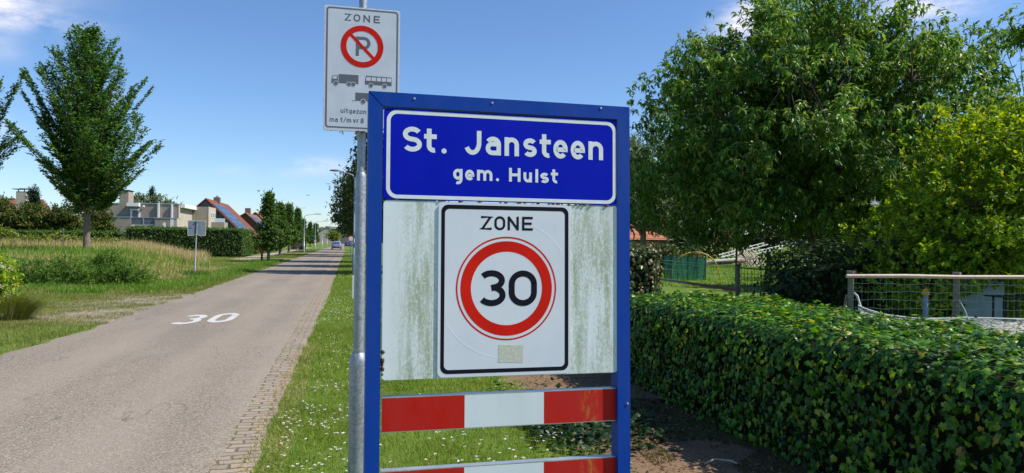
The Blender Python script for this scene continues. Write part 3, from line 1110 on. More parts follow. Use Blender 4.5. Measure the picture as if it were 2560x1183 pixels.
pz = thing('parking_zone_sign', 'grey and white no parking zone sign with lorry, bus and trailer symbols', 'parking sign', (.11 * PS, 6.1 * PS, lz(3.0)))
pz.rotation_euler = (0, 0, .02)
pz.scale = (PS, PS, PS)
pl = lambda a, b, lift: (a, -lift, b)
m_ = MB()
m_.prism(rrect(-.3165, .2905, -.4608, .5570, .018), 0, .014)
M['sign_face'] = plain('sign_face', (.57, .61, .67), .45, 0, .06, 7)
M['chipped_edge'] = None
k = Nodes('chipped_edge')
nz = k.noise(k.coord('Object'), 45, 4, .6)
k.set(k.ramp(nz, [(.57, (.74, .75, .76)), (.63, (.10, .085, .075))]), .6)
M['chipped_edge'] = k.m
pp = m_.build('sign_plate', 'chipped_edge', pz)
m_ = MB()
face(m_, rrect(-.3125, .2865, -.4565, .5530, .016), pl, .0006)
m_.build('face_film', 'sign_face', pp)
m_ = MB()
loop_band(m_, rrect(-.3015, .2755, -.4365, .5455, .026), rrect(-.2880, .2625, -.4240, .5330, .016), pl, .0010)
m_.build('border_line', 'sign_grey', pp)
m_ = MB()
word(m_, [('Z', -.1560, -.1075, .4405, .5000), ('O', -.0860, -.0320, .4400, .5005), ('N', -.0075, .0465, .4405, .4995), ('E', .0755, .1255, .4400, .4990)], .0112, pl, .0011)
m_.build('zone_heading', 'sign_grey', pp)
m_ = MB()
word(m_, [('P', -.0655, .0520, .1600, .3190)], .0255, pl, .0011)
m_.build('parking_letter', 'sign_grey', pp)
cxr, czr = -.0140, .2385
m_ = MB()
loop_band(m_, circ(.1715, 64), circ(.1265, 64), pl, .0020)
ribbon(m_, [(-.1035, .3280), (.0755, .1490)], .0255, pl, .0017)
m_.build('prohibition_ring', 'sign_red', pp)


def split_faces(mb, name, mat, parent):
    V = np.concatenate(mb.v)
    for q in mb.f:
        for f in q:
            o_ = MB()
            o_.add(V[f], np.array([list(range(len(f)))]))
            o_.build(name, mat, parent)


def wheel(m_, m2, a, b, r, cut):
    c = arc(a, b, r, r, 0, 340, 17)
    face(m_, c, pl, .0022)
    face(m2, arc(a, b, cut, cut, 0, 340, 17), pl, .0018)


m_, m2 = MB(), MB()          # lorry
face(m_, [(-.1985, -.0715), (-.0405, -.0715), (-.0405, .0025), (-.1985, .0025)], pl, .0012)
face(m_, [(-.2555, -.0730), (-.1985, -.0730), (-.1985, -.0600), (-.2040, -.0600), (-.2040, -.0095), (-.2480, -.0125), (-.2545, -.0420), (-.2525, -.0560), (-.2555, -.0600)], pl, .0013)
face(m2, [(-.2470, -.0395), (-.2130, -.0380), (-.2130, -.0160), (-.2430, -.0180)], pl, .0018)
for a in (-.2195, -.1155, -.0805):
    wheel(m_, m2, a, -.0750, .0165, .0205)
m_.build('lorry_symbol', 'sign_grey', pp)
split_faces(m2, 'symbol_gap', 'sign_face', pp)
m_, m2 = MB(), MB()          # bus
face(m_, [(.0110, -.0700), (.2280, -.0715), (.2265, .0000), (.0200, .0030), (.0115, -.0380)], pl, .0012)
for i in range(5):
    a = .0245 + i * .0412
    face(m2, [(a if i else a - .006, -.0380), (a + .0345, -.0380), (a + .0345, -.0080), (a, -.0080)], pl, .0018)
for a in (.0610, .1715):
    wheel(m_, m2, a, -.0752, .0165, .0205)
m_.build('bus_symbol', 'sign_grey', pp)
split_faces(m2, 'symbol_gap', 'sign_face', pp)
m_, m2 = MB(), MB()          # trailer
face(m_, [(-.0640, -.2080), (.0680, -.2080), (.0680, -.1405), (-.0640, -.1405)], pl, .0012)
face(m_, [(-.0920, -.2105), (-.0640, -.2105), (-.0640, -.2060), (-.0920, -.2060)], pl, .0013)
wheel(m_, m2, .0000, -.2115, .0185, .0230)
m_.build('trailer_symbol', 'sign_grey', pp)
split_faces(m2, 'symbol_gap', 'sign_face', pp)
m_ = MB()
xs = [(-.1800, -.1570, 'u'), (-.1510, -.1420, 'i'), (-.1370, -.1180, 't'), (-.1130, -.0890, 'g'), (-.0830, -.0590, 'e'), (-.0540, -.0330, 'z'), (-.0280, -.0030, 'o'), (.0030, .0250, 'n')]
word(m_, [(c, a, b, -.3225 if c == 'g' else -.3125, {'i': -.2720, 't': -.2740}.get(c, -.2840)) for a, b, c in xs], .0062, pl, .0011)
m_.build('text_line', 'sign_grey', pp)
m_ = MB()
xs = [(-.2640, -.2290, 'm'), (-.2220, -.1990, 'a'), (-.1800, -.1610, 't'), (-.1570, -.1330, '/'), (-.1290, -.0940, 'm'), (-.0780, -.0550, 'v'), (-.0490, -.0340, 'r'), (-.0180, .0060, '8')]
word(m_, [(c, a, b, -.3885, {'t': -.3480, '/': -.3470, '8': -.3480}.get(c, -.3590)) for a, b, c in xs], .0062, pl, .0011)
m_.build('text_line', 'sign_grey', pp)
for z_ in (.36, -.33):
    m_ = MB()
    m_.box((-.045, .0145, z_), (.025, .125, z_ + .04))
    m_.build('bracket', 'galvanised', pz)
m_ = MB()
for i, a in enumerate((-.05, -.035, -.015, .0, .012)):
    m_.blob((a, .004, -.458 + .003 * (i % 2)), (.011, .012, .006), 8, .25, i)
m_.build('rust_crust', 'rust', pz)


# ------------------------------------------------------------------ trees
def wiggle(p0, p1, n, amp, g, sag=0.0):
    t = np.linspace(0, 1, n)[:, None]
    P = p0 + (p1 - p0) * t
    off = np.cumsum(g.normal(size=(n, 3)) * amp, axis=0)
    off -= off[-1] * t
    P = P + off * np.sin(t * np.pi) ** .5
    P[:, 2] += sag * np.sin(t[:, 0] * np.pi)
    return P


def hornbeam(name, label, loc, seed, group):
    """tall street tree, limbs sweeping upward, leaves in flat sprays"""
    g = np.random.default_rng(seed)
    root = thing(name, label, 'tree', loc, 0, group)
    z0, z1 = 2.9, 12.5
    tr = MB()
    lead = np.array([[0, 0, -.3], [.01, 0, .4], [.02, 0, 1.6], [.03, .02, 2.9], [.0, .03, 5], [-.08, 0, 7.6], [-.12, .05, 10], [-.35, .05, 12.5]])
    tr.tube(lead, [.26, .185, .17, .155, .12, .08, .04, .012], 12)
    prof_t = [0, .1, .2, .31, .42, .53, .64, .76, .88, .95, 1]
    prof_r = [.8, 1.7, 2.6, 3.5, 3.4, 3.25, 2.85, 2.55, 1.7, .95, .3]
    PP, DD = [], []
    nl = 165
    for i in range(nl):
        zt_ = z0 + .25 + (z1 - z0) * ((i + g.uniform(0, 1)) / nl) ** 1.05 * .99
        ph = i * 2.39996 + g.normal() * .3
        end_t = np.clip((zt_ - z0) / (z1 - z0), 0, 1)
        rad = np.interp(end_t, prof_t, prof_r) * (g.uniform(.25, 1.0) ** .6 + .10 * g.normal()) * (1 + .16 * math.sin(3 * ph + 2.1 * end_t * 4) + .08 * math.sin(5 * ph + seed))
        el = R(g.uniform(30, 50)) if end_t < .42 else R(g.uniform(56, 74))
        zs = max(2.2, zt_ - rad * math.tan(el) * .8)
        p0 = np.array([np.interp(zs, lead[:, 2], lead[:, 0]), np.interp(zs, lead[:, 2], lead[:, 1]), zs])
        p1 = np.array([math.cos(ph) * rad, math.sin(ph) * rad, zt_ + rad * .12])
        P = wiggle(p0, p1, 9, .06, g, -.18 * rad * .5)
        tr.tube(P, np.linspace(.045 if rad > 1.5 else .025, .006, 9), 5, False)
        ln = np.linalg.norm(p1 - p0)
        ns = int(7 + ln * 5.2)
        for t in np.linspace(.20, 1.0, ns):
            q = np.array([np.interp(t * 8, range(9), P[:, c]) for c in range(3)])
            od = nrm((P[min(8, int(t * 8) + 1)] - P[max(0, int(t * 8) - 1)]))
            side = np.cross(od, [0, 0, 1.])
            side = side / (np.linalg.norm(side) + 1e-6)
            for sg in (-1, 1, 0):
                if sg == 0 and t < .9:
                    continue
                ln2 = g.uniform(.35, .85) * (1.15 - .55 * t)
                d2 = nrm(od * g.uniform(.5, 1) + side * sg * g.uniform(.5, 1.1) + np.array([0, 0, g.uniform(-.12, .25)]))
                kk = int(ln2 / .05)
                tt = np.linspace(.08, 1, kk)[:, None]
                pts = q + d2 * tt * ln2 + np.array([0, 0, -.10]) * tt ** 2 * ln2
                PP.append(pts + g.normal(size=pts.shape) * .02)
                s2 = np.where(np.arange(kk) % 2, 1, -1)[:, None] * np.cross(d2, [0, 0, 1.])
                DD.append(d2 * .6 + s2 + g.normal(size=pts.shape) * .25)
    PP, DD = np.concatenate(PP), np.concatenate(DD)
    gapn = wob(PP[:, 0] * 1.5 + PP[:, 2] * .9, PP[:, 1] * 1.5 - PP[:, 2] * 1.2, 1, 3) + .45 * wob(PP[:, 0] * 3.7 + PP[:, 1], PP[:, 2] * 3.3, 1, 5)
    keep = gapn + .25 * g.normal(size=len(PP)) > -.50
    PP, DD = PP[keep], DD[keep]
    fo = MB()
    NN = np.array([0, 0, 1.]) + g.normal(size=PP.shape) * .55
    scatter(fo, LANCE, PP, DD, NN, g.uniform(.12, .18, len(PP)), g.uniform(.085, .12, len(PP)))
    tr.build('trunk', 'bark_grey', root)
    fo.build('crown', 'hornbeam', root)
    return root


t1 = hornbeam('hornbeam_tree', 'tall dark green tree with upswept limbs before the flat roofed house', (-13.9, 44, .38), 11, None)
t2 = copy_tree(t1, 'tall green tree cut off by the left edge of the photo')
t2.location = (-20.35, 44, .38)
t2.rotation_euler = (0, 0, 2.2)
t2.scale = (1, 1, .95)


def clump_tree(name, label, cat, loc, seed, ells, nclump, per, sig, L_, W_, mat, bark, trunk, shape=LANCE, droop=.5, group=None, outer=.55, whorl=7, limbs=9, twig=.012, parent_parts=('trunk', 'crown'), updir=.3, smin=0.0):
    """broad tree: limbs from the trunk to leaf clumps that fill the ellipsoids"""
    g = np.random.default_rng(seed)
    root = thing(name, label, cat, loc, 0, group)
    tr = MB()
    tp = np.array(trunk[0], float)
    tr.tube(tp, trunk[1], 10, False)
    E = np.array(ells, float)      # cx cy cz rx ry rz weight
    wts = E[:, 6] / E[:, 6].sum()
    C = []
    for i in range(nclump):
        e = E[g.choice(len(E), p=wts)]
        d = nrm(g.normal(size=3))
        r_ = g.uniform(smin, 1) ** outer if outer > 0 else 1
        C.append(e[:3] + d * e[3:6] * r_)
    C = np.array(C)
    C = C[C[:, 2] > .15]
    mean = (E[:, :3] * wts[:, None]).sum(0)
    top = tp[-1]
    # limbs
    lim = []
    for i in range(limbs):
        tgt = C[g.integers(len(C))]
        st = tp[g.integers(max(1, len(tp) - 3), len(tp))]
        P = wiggle(st, st + (tgt - st) * .85, 8, .10, g, .12)
        tr.tube(P, np.linspace(trunk[1][-1] * .75, .015, 8), 6, False)
        lim.append(P)
    allp = np.concatenate(lim + [tp])
    PP, AX = [], []
    for c in C:
        j = np.argmin(np.linalg.norm(allp - c, axis=1))
        if twig > 0:
            P = wiggle(allp[j], c, 5, .05, g, .05)
            tr.tube(P, np.linspace(twig, twig * .3, 5), 4, False)
        n = max(2, int(per * g.uniform(.6, 1.4)))
        sg = sig * g.uniform(.65, 1.3)
        p = c + g.normal(size=(n, 3)) * np.array([1, 1, .8]) * sg
        PP.append(p)
        AX.append(nrm(p - mean) + np.array([0, 0, updir]) + .35 * g.normal(size=(n, 3)))
    PP, AX = np.concatenate(PP), nrm(np.concatenate(AX))
    n = len(PP)
    fo = MB()
    P2 = np.repeat(PP, whorl, 0)
    A2 = np.repeat(AX, whorl, 0)
    D = A2 * .45 + rnd(len(P2), g) * .85 + np.array([0, 0, -droop])
    P2 = P2 + A2 * g.uniform(-.12, .12, (len(P2), 1)) * (L_ / .12) * .6
    N = np.array([0, 0, 1.]) + A2 * .4 + g.normal(size=P2.shape) * .45
    scatter(fo, shape, P2, D, N, g.uniform(.7, 1.2, len(P2)) * L_, g.uniform(.75, 1.15, len(P2)) * W_)
    tr.build(parent_parts[0], bark, root)
    fo.build(parent_parts[1], mat, root)
    return root


# the big cherry on the right
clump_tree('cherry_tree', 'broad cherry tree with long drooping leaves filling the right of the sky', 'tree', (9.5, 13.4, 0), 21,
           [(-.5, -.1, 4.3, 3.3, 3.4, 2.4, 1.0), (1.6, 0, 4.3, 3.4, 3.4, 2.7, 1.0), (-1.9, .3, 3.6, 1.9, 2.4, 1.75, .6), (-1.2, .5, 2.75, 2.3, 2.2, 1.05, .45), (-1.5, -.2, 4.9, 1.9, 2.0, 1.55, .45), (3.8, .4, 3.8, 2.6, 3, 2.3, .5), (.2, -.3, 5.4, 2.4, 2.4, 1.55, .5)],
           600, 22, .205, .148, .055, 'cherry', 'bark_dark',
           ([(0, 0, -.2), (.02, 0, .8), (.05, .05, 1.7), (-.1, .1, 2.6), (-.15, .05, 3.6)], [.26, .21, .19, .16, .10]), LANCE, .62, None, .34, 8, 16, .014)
# yellow-green shrub in front of it
clump_tree('golden_shrub', 'yellow green leafy shrub at the right edge behind the bamboo rail', 'shrub', (8.55, 8.35, 0), 22,
           [(0, 0, 2.3, 1.15, 1.1, 1.35, 1.0), (.9, .1, 2.5, 1.2, 1.1, 1.4, .8), (-.75, .3, 1.5, .8, .8, 1.0, .45), (.3, .3, 1.3, 1.2, .9, .9, .4)],
           470, 17, .15, .070, .046, 'golden', 'bark_dark',
           ([(0, 0, -.1), (.02, 0, .6), (.0, .05, 1.1), (.05, 0, 1.6)], [.07, .055, .045, .03]), OVAL, .05, None, .33, 7, 12, .006, updir=.6)
# pale trees behind, left of the cherry
clump_tree('pale_tree', 'pale silvery green tree between the blue frame and the cherry tree', 'tree', (11.7, 28, 0), 23,
           [(-.3, 0, 4.3, 1.7, 1.9, 2.2, 1), (.9, 0, 4.0, 1.9, 1.9, 1.8, .8), (0, 0, 3.4, 2.0, 1.9, 1.0, .5)], 210, 16, .28, .15, .065, 'silver_leaf', 'bark_grey',
           ([(0, 0, -.2), (.0, 0, 1), (.1, 0, 2), (.0, 0, 3)], [.17, .14, .12, .08]), LANCE, .25, None, .4, 6, 9, .012)
clump_tree('pale_tree', 'tall blue green tree far behind the pale silvery tree', 'tree', (21.5, 47, 0), 24,
           [(0, 0, 6.5, 3.2, 3, 3.4, 1), (2.5, 0, 6, 3, 3, 3.2, .8)], 160, 14, .5, .26, .13, 'hornbeam', 'bark_grey',
           ([(0, 0, -.2), (.0, 0, 1), (.1, 0, 2.4), (.0, 0, 4)], [.22, .18, .14, .1]), LANCE, .2, None, .45, 6, 9, .02)
clump_tree('garden_bush', 'small light green bush behind the yellow hoop', 'bush', (18.6, 37, 0), 25,
           [(0, 0, .95, .55, .5, .85, 1)], 60, 12, .13, .08, .04, 'silver_leaf', 'bark_grey', ([(0, 0, -.1), (0, 0, .3), (0, 0, .7)], [.03, .03, .02]), LANCE, .2, None, .5, 5, 4, .005)
for i, (xx, yy, s_, lb) in enumerate(((31, 62, 1.7, 'dark far tree behind the woodpile, left of the poles'), (40, 64, 1.8, 'dark far tree behind the right end of the woodpile'), (48, 62, 1.8, 'dark far tree deep behind the cherry trunk'), (25.5, 66, 1.5, 'dark far tree behind the green netting box'), (20, 24, 1.0, 'dark tree in the shade behind the woodpile and cherry tree'), (27, 30, 1.2, 'tall dark tree far right behind the cherry crown'), (15.5, 17.5, .8, 'dark leafy tree behind the ivy mass and yellow green shrub'))):
    clump_tree('shade_tree', lb, 'tree', (xx, yy, 0), 60 + i, [(0, 0, 3.6 * s_, 3.4 * s_, 3 * s_, 2.7 * s_, 1), (0, 0, 1.8 * s_, 3.2 * s_, 2.5 * s_, 1.6 * s_, .7)], 190, 17, .45, .26, .15, 'lime_dark', 'bark_dark',
               ([(0, 0, -.2), (.0, 0, 1), (.1, 0, 2)], [.2, .18, .14]), OVAL, .3, None, .45, 6, 8, .015)

# ------------------------------------------------------------------ street trees
proto = clump_tree('street_tree', 'nearest small street tree on the left verge beside the red letterbox', 'tree', (-5.72, 57, 0), 31,
                   [(0, 0, 1.9, .95, .95, .85, 1.0), (0, 0, 3.0, .62, .62, .85, .7), (0, 0, 4.0, .36, .36, .75, .4), (0, 0, 4.75, .16, .16, .45, .15), (.15, 0, 1.4, .85, .85, .45, .4)],
                   230, 13, .15, .17, .10, 'street_leaf', 'bark_grey', ([(0, 0, -.2), (0, 0, .5), (.02, 0, 1.4), (0, 0, 3), (0, 0, 4.6)], [.13, .11, .09, .06, .02]), OVAL, .15, 'street trees on the left verge', .45, 5, 8, .008)
for i, (xx, yy, s_, lb) in enumerate(((-6.9, 80, 1.12, 'second street tree on the left verge before the brown fence'), (-7.3, 97, 1.2, 'third street tree on the left verge left of the white car'),
                                      (-8.0, 124, 1.25, 'fourth street tree on the left verge behind the first lamp'), (-8.4, 146, 1.15, 'fifth street tree on the left verge by the second lamp'),
                                      (-8.2, 170, 1.1, 'sixth street tree on the left verge beyond the blue street sign'), (-8.2, 196, 1.1, 'farthest street tree on the left verge by the last lamps'), (-9.4, 112, 1.2, 'street tree behind the third one on the left verge'))):
    c = copy_tree(proto, lb)
    c.location = (xx, yy, 0)
    c.rotation_euler = (0, 0, 1.3 * i + .8)
    c.scale = (s_, s_, s_ * (1 + .05 * (i % 3 - 1)))
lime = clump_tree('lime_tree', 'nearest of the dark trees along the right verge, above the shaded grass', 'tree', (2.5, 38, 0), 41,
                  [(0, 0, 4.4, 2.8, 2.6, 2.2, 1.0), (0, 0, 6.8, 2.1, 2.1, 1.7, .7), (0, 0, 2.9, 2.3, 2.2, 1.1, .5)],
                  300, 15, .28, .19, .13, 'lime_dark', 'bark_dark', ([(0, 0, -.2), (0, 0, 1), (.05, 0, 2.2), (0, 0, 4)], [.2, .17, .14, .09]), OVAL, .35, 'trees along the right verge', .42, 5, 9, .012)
for i, (yy, xx, s_, lb) in enumerate(((47, 2.6, .95, 'second dark tree along the right verge behind the nearest one'), (57, 2.1, 1.08, 'third dark tree along the right verge whose crown shows left of the post'),
                                      (76, 2.2, 1.05, 'fourth dark tree along the right verge casting shade on the road'), (84, 1.7, 1.2, 'fifth dark tree along the right verge with leaning crown over the lamp'), (104, 1.2, 1.35, 'sixth dark tree along the right verge bulging over the road'),
                                      (128, 2.0, 1.3, 'farthest dark tree along the right verge beside the blue car'))):
    c = copy_tree(lime, lb)
    c.location = (xx, yy, 0)
    c.rotation_euler = (0, 0, 1.1 * i + .5)
    c.scale = (s_, s_, s_)
clump_tree('bright_tree', 'small yellow green tree down the road above the blue car', 'tree', (-4.2, 232, 0), 51, [(0, 0, 2.9, 2.1, 2, 1.7, 1)], 60, 10, .4, .4, .26, 'bright_leaf', 'bark_grey',
           ([(0, 0, -.2), (0, 0, .8), (0, 0, 2)], [.12, .1, .07]), OVAL, .2, None, .5, 5, 5, .01)

# left garden shrubs, conifer, trees behind the house
SH = [(-33.5, 79, 6.0, 2.9, 'tall green garden bush at the far left in front of the house'), (-31.2, 76, 5.4, 2.6, 'rounded dark green garden bush below the left chimney'), (-28.2, 75, 5.0, 2.3, 'reddish topped garden bush right of the conifer'), (-25.7, 75, 5.0, 2.2, 'green garden bush between reddish bush and the tall tree trunk'),
      (-23.4, 77, 4.7, 1.7, 'garden bush right behind the tall tree trunk'), (-29.5, 84, 4.3, 1.6, 'tall garden bush left of the flat roofed house')]
for i, (xx, yy, h, w_, lb) in enumerate(SH):
    clump_tree('garden_bush', lb, 'bush', (xx, yy, .1), 70 + i, [(0, 0, h * .52, w_ * .75, w_ * .7, h * .42, 1), (.3 * w_, 0, h * .35, w_ * .7, w_ * .6, h * .34, .6), (-.4 * w_, 0, h * .4, w_ * .6, w_ * .6, h * .36, .6)], 260, 14, .24, .22, .13,
               'shrub_leaf', 'bark_dark', ([(0, 0, -.2), (0, 0, .5), (.1, 0, 1.2)], [.09, .08, .05]), OVAL, .1, None, .45, 5, 6, .012)
for i, (xx, yy, h, w_, mt, lb) in enumerate(((-33.8, 90, 7.2, 1.7, 'conifer', 'pointed blue green conifer beside the left chimney'), (-36.2, 84, 6.3, 2.9, 'conifer', 'dark bushy conifer in front of the house with the wide chimney'),
                                             (-31.6, 131, 10.2, 1.6, 'conifer', 'dark cypress group rising behind the flat roof'), (-34.6, 131, 8.2, .9, 'conifer', 'thin pointed conifer behind the big brick chimney'))):
    clump_tree('conifer', lb, 'conifer', (xx, yy, 0), 80 + i, [(0, 0, h * .18, w_, w_, h * .16, 1), (0, 0, h * .42, w_ * .72, w_ * .72, h * .17, .8), (0, 0, h * .66, w_ * .45, w_ * .45, h * .16, .6), (0, 0, h * .87, w_ * .2, w_ * .2, h * .12, .3)], 300, 12, .20, .26, .09, mt, 'bark_dark',
               ([(0, 0, -.2), (0, 0, h * .4), (0, 0, h * .95)], [.15, .1, .03]), LANCE, .1, None, .5, 5, 5, .01)
clump_tree('garden_tree', 'light green round tree top behind the flat roof', 'tree', (-30.3, 125, 0), 90, [(0, 0, 6.6, 3.2, 2.5, 2.0, 1), (2.0, 0, 6.2, 2.6, 2, 1.6, .6)], 110, 12, .4, .32, .2, 'silver_leaf', 'bark_grey', ([(0, 0, -.2), (0, 0, 2), (0, 0, 5)], [.2, .17, .1]), OVAL, .2, None, .45, 5, 6, .012)
clump_tree('garden_tree', 'thin feathery tree peeping over the flat roof left of its chimney', 'tree', (-30.8, 118, 0), 91, [(0, 0, 6.0, 2.2, 2, 1.7, 1)], 50, 8, .4, .25, .1, 'silver_leaf', 'bark_grey', ([(0, 0, -.2), (0, 0, 2), (0, 0, 5)], [.16, .12, .06]), LANCE, .2, None, .6, 5, 8, .02)


# ------------------------------------------------------------------ hedges
def hedge(name, label, cat, x0, x1, y0, y1, h, rad, dens, L_, shape, mat, seed, core='hedge_core', ang=0.0, orig=(0, 0), bump=.06, hang=.5, wr_=.95, zbase=0.0, slope=0.0):
    """clipped hedge: leaves over a rounded box with a solid dark core standing for inner shade"""
    g = np.random.default_rng(seed)
    root = thing(name, label, cat, (orig[0], orig[1], zbase), ang)
    w_, d_ = x1 - x0, y1 - y0
    areas = [d_ * h, d_ * h, w_ * h, w_ * h, w_ * d_]
    PP, NN = [], []
    for i, a in enumerate(areas):
        n = int(a * dens * (1.35 if i == 4 else 1))
        u, v_ = g.random(n), g.random(n)
        if i < 2:
            p = np.c_[np.full(n, (x0, x1)[i]), y0 + u * d_, v_ * h]
            nn = np.tile([(-1, 1)[i], 0, 0], (n, 1))
        elif i < 4:
            p = np.c_[x0 + u * w_, np.full(n, (y0, y1)[i - 2]), v_ * h]
            nn = np.tile([0, (-1, 1)[i - 2], 0], (n, 1))
        else:
            p = np.c_[x0 + u * w_, y0 + v_ * d_, np.full(n, h)]
            nn = np.tile([0, 0, 1.], (n, 1))
        PP.append(p)
        NN.append(nn)
    P, N = np.concatenate(PP), np.concatenate(NN).astype(float)
    # round the edges
    lo = np.array([x0 + rad, y0 + rad, -9])
    hi = np.array([x1 - rad, y1 - rad, h - rad])
    Q = np.clip(P, lo, hi)
    d = P - Q
    ln = np.linalg.norm(d, axis=1, keepdims=True)
    N = np.where(ln > 1e-6, nrm(d), N)
    P = Q + N * np.minimum(ln, rad)
    b = bump * (wob(P[:, 0] * 2 + P[:, 2] * 3, P[:, 1] * 2 + P[:, 2], 1, seed) + .5 * wob(P[:, 0] * 6, P[:, 1] * 6 + P[:, 2] * 7, 1, seed + 2))
    P = P + N * (b[:, None] + g.normal(size=(len(P), 1)) * bump * .55)
    P[:, 2] += slope * (P[:, 0] - x0)
    keep = P[:, 2] > .01
    P, N = P[keep], N[keep]
    fo = MB()
    n = len(P)
    N2 = nrm(N + g.normal(size=(n, 3)) * (.52 - .24 * np.clip(N[:, 2:3], 0, 1)) + np.array([0, 0, .12]))
    D = np.array([0, 0, -hang]) + g.normal(size=(n, 3)) * .45
    D = D - N * (D * N).sum(1, keepdims=True) * .8 + N * .10
    sz_ = g.uniform(.38, 1.0, n) + .35 * g.random(n) ** 3
    scatter(fo, shape, P, D, N2, sz_ * L_, sz_ * g.uniform(.8, 1.15, n) * L_ * wr_)
    fo.build('foliage', mat, root)
    if shape is IVY:
        tw = MB()
        for q in g.choice(n, 90, replace=False):
            d = nrm(N[q] * .8 + g.normal(size=3) * .5)
            tw.tube([P[q] - N[q] * .05, P[q] + d * .03, P[q] + d * .07 + np.array([0, 0, -.015])], [.0022, .0018, .001], 4, False)
        tag(tw.build('runners', 'bark_grey', root), kind='stuff')
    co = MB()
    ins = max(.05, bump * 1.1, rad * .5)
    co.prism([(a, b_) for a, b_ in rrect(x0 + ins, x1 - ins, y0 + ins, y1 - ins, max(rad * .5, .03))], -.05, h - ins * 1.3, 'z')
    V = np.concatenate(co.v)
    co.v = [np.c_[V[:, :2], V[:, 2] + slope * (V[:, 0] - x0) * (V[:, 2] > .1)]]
    co.build('dark_core', core, root)  # added solid box: blocks light, dark colour stands for shade between leaves
    return root


hedge('ivy_hedge', 'long low ivy hedge with sunlit top along the right side', 'hedge', 3.30, 5.02, 1.6, 8.7, 1.0, .20, 900, .060, IVY, 'ivy', 101, bump=.045, hang=.55)
hedge('ivy_hedge', 'taller ivy hedge end with browned top beside the blue frame', 'hedge', 3.2, 4.58, 10.1, 11.5, 1.60, .15, 560, .072, IVY, 'ivy_dry', 102, bump=.06, hang=.55)
# ivy-covered mass at right angles to the view, behind the wire fences
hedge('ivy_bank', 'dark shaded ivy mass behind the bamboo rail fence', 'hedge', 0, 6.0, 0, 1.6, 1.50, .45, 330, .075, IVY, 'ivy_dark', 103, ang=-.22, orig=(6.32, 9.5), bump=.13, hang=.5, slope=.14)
hedge('clipped_hedge', 'tall clipped green hedge before the houses beside the left verge', 'hedge', -19.5, -9.45, 71.5, 80, 2.45, .2, 70, .17, OVAL, 'box_leaf', 104, bump=.09, hang=.05, wr_=.55, zbase=.15)
hedge('clipped_hedge', 'long low clipped hedge in front of the flat roofed house', 'hedge', -32, -19.4, 70.2, 72.5, 1.85, .2, 75, .16, OVAL, 'box_leaf', 105, bump=.10, hang=.05, wr_=.55, zbase=.3)
hedge('clipped_hedge', 'light green hedge along the footpath behind the red letterbox', 'hedge', -10.9, -9.7, 86, 108, 1.6, .2, 40, .2, OVAL, 'bright_leaf', 106, bump=.12, hang=.05, wr_=.55)
clump_tree('leafy_border', 'bright yellow green leafy border plant at the far left of the field', 'plant', (-23.2, 58, .35), 110, [(0, 0, 1.0, 2.0, .8, .75, 1), (3.2, 0, .85, 2.2, .7, .6, 1), (6, 0, .75, 1.5, .6, .5, .5)], 110, 12, .22, .22, .13, 'bright_leaf', 'bark_grey', ([(0, 0, -.1), (0, 0, .3), (0, 0, .7)], [.04, .03, .02]), OVAL, .05, None, .5, 5, 5, .008)

# ------------------------------------------------------------------ weeds and border plants on the left bank
for (xx, yy, w_, h, sd_, lb) in ((-9.7, 27.5, 1.15, 1.15, 1, 'dark scrubby weed clump on the bank below the tall tree'), (-7.6, 27.5, .85, .95, 2, 'green weed clump on the bank in the middle of the field edge'), (-8.7, 29.5, .8, 1.2, 3, 'tall thin weed clump between the two wider clumps'), (-11.6, 27, 1.0, .7, 4, 'low weed clump at the left end of the bank')):
    clump_tree('weed_clump', lb, 'weeds', (xx, yy, float(zt(xx, yy))), 120 + sd_, [(0, 0, h * .38, w_ * 1.1, w_ * .6, h * .42, 1), (w_ * .5, 0, h * .25, w_ * .8, .6, h * .3, .7), (-w_ * .6, 0, h * .2, w_ * .7, .6, h * .25, .5)], 90, 10, .13, .15, .035, 'weed', 'bark_dark', ([(0, 0, -.1), (0, 0, .2), (0, 0, .4)], [.02, .02, .01]), LANCE, -.25, None, .5, 6, 3, .004)
clump_tree('flowering_shrub', 'shrub with cream flowers at the left edge of the photo', 'shrub', (-7.15, 16.6, .05), 130, [(0, 0, .75, .55, .5, .62, 1), (.25, -.1, .45, .5, .4, .4, .6)], 110, 10, .09, .075, .05, 'golden', 'bark_dark', ([(0, 0, -.1), (0, 0, .3), (0, 0, .6)], [.02, .02, .01]), OVAL, .1, None, .4, 6, 4, .004)
g = np.random.default_rng(5)
fr = bpy.data.objects['flowering_shrub']
for (a, b, c_) in ((.48, -.30, 1.02), (.40, -.32, 1.10), (.55, -.1, .98), (.62, -.25, .45), (.3, -.5, .52), (.1, -.45, .9), (.5, -.35, .62)):
    m_ = MB()
    n = 26
    P = np.array([a, b, c_]) + g.normal(size=(n, 3)) * np.array([.05, .05, .025])
    scatter(m_, OVAL, P, rnd(n, g), np.array([0, 0, 1.]) + g.normal(size=(n, 3)) * .3, .03, .03)
    m_.build('flower_head', 'cream_petal', fr)


def grass(name, mat, X, Y, h, w_, lean=.35, shape=BLADE, seed=0, kind='stuff', parent=None, zoff=0.0, bias=(0, 0)):
    g = np.random.default_rng(seed)
    n = len(X)
    P = np.c_[X, Y, zt(X, Y) - .004 + zoff]
    D = np.c_[g.normal(size=n) * lean + bias[0], g.normal(size=n) * lean + bias[1], np.ones(n)]
    a = g.uniform(0, 2 * np.pi, n)
    N = np.c_[np.cos(a), np.sin(a), np.full(n, .1)]
    m_ = MB()
    scatter(m_, shape, P, D, N, h * g.uniform(.55, 1.25, n), w_)
    o = m_.build(name, mat, parent)
    if kind:
        tag(o, kind=kind)
    return o


def spread(n, x0, x1, y0, y1, g, power=1.0):
    return g.uniform(x0, x1, n), y0 + (y1 - y0) * g.random(n) ** power


g = np.random.default_rng(77)
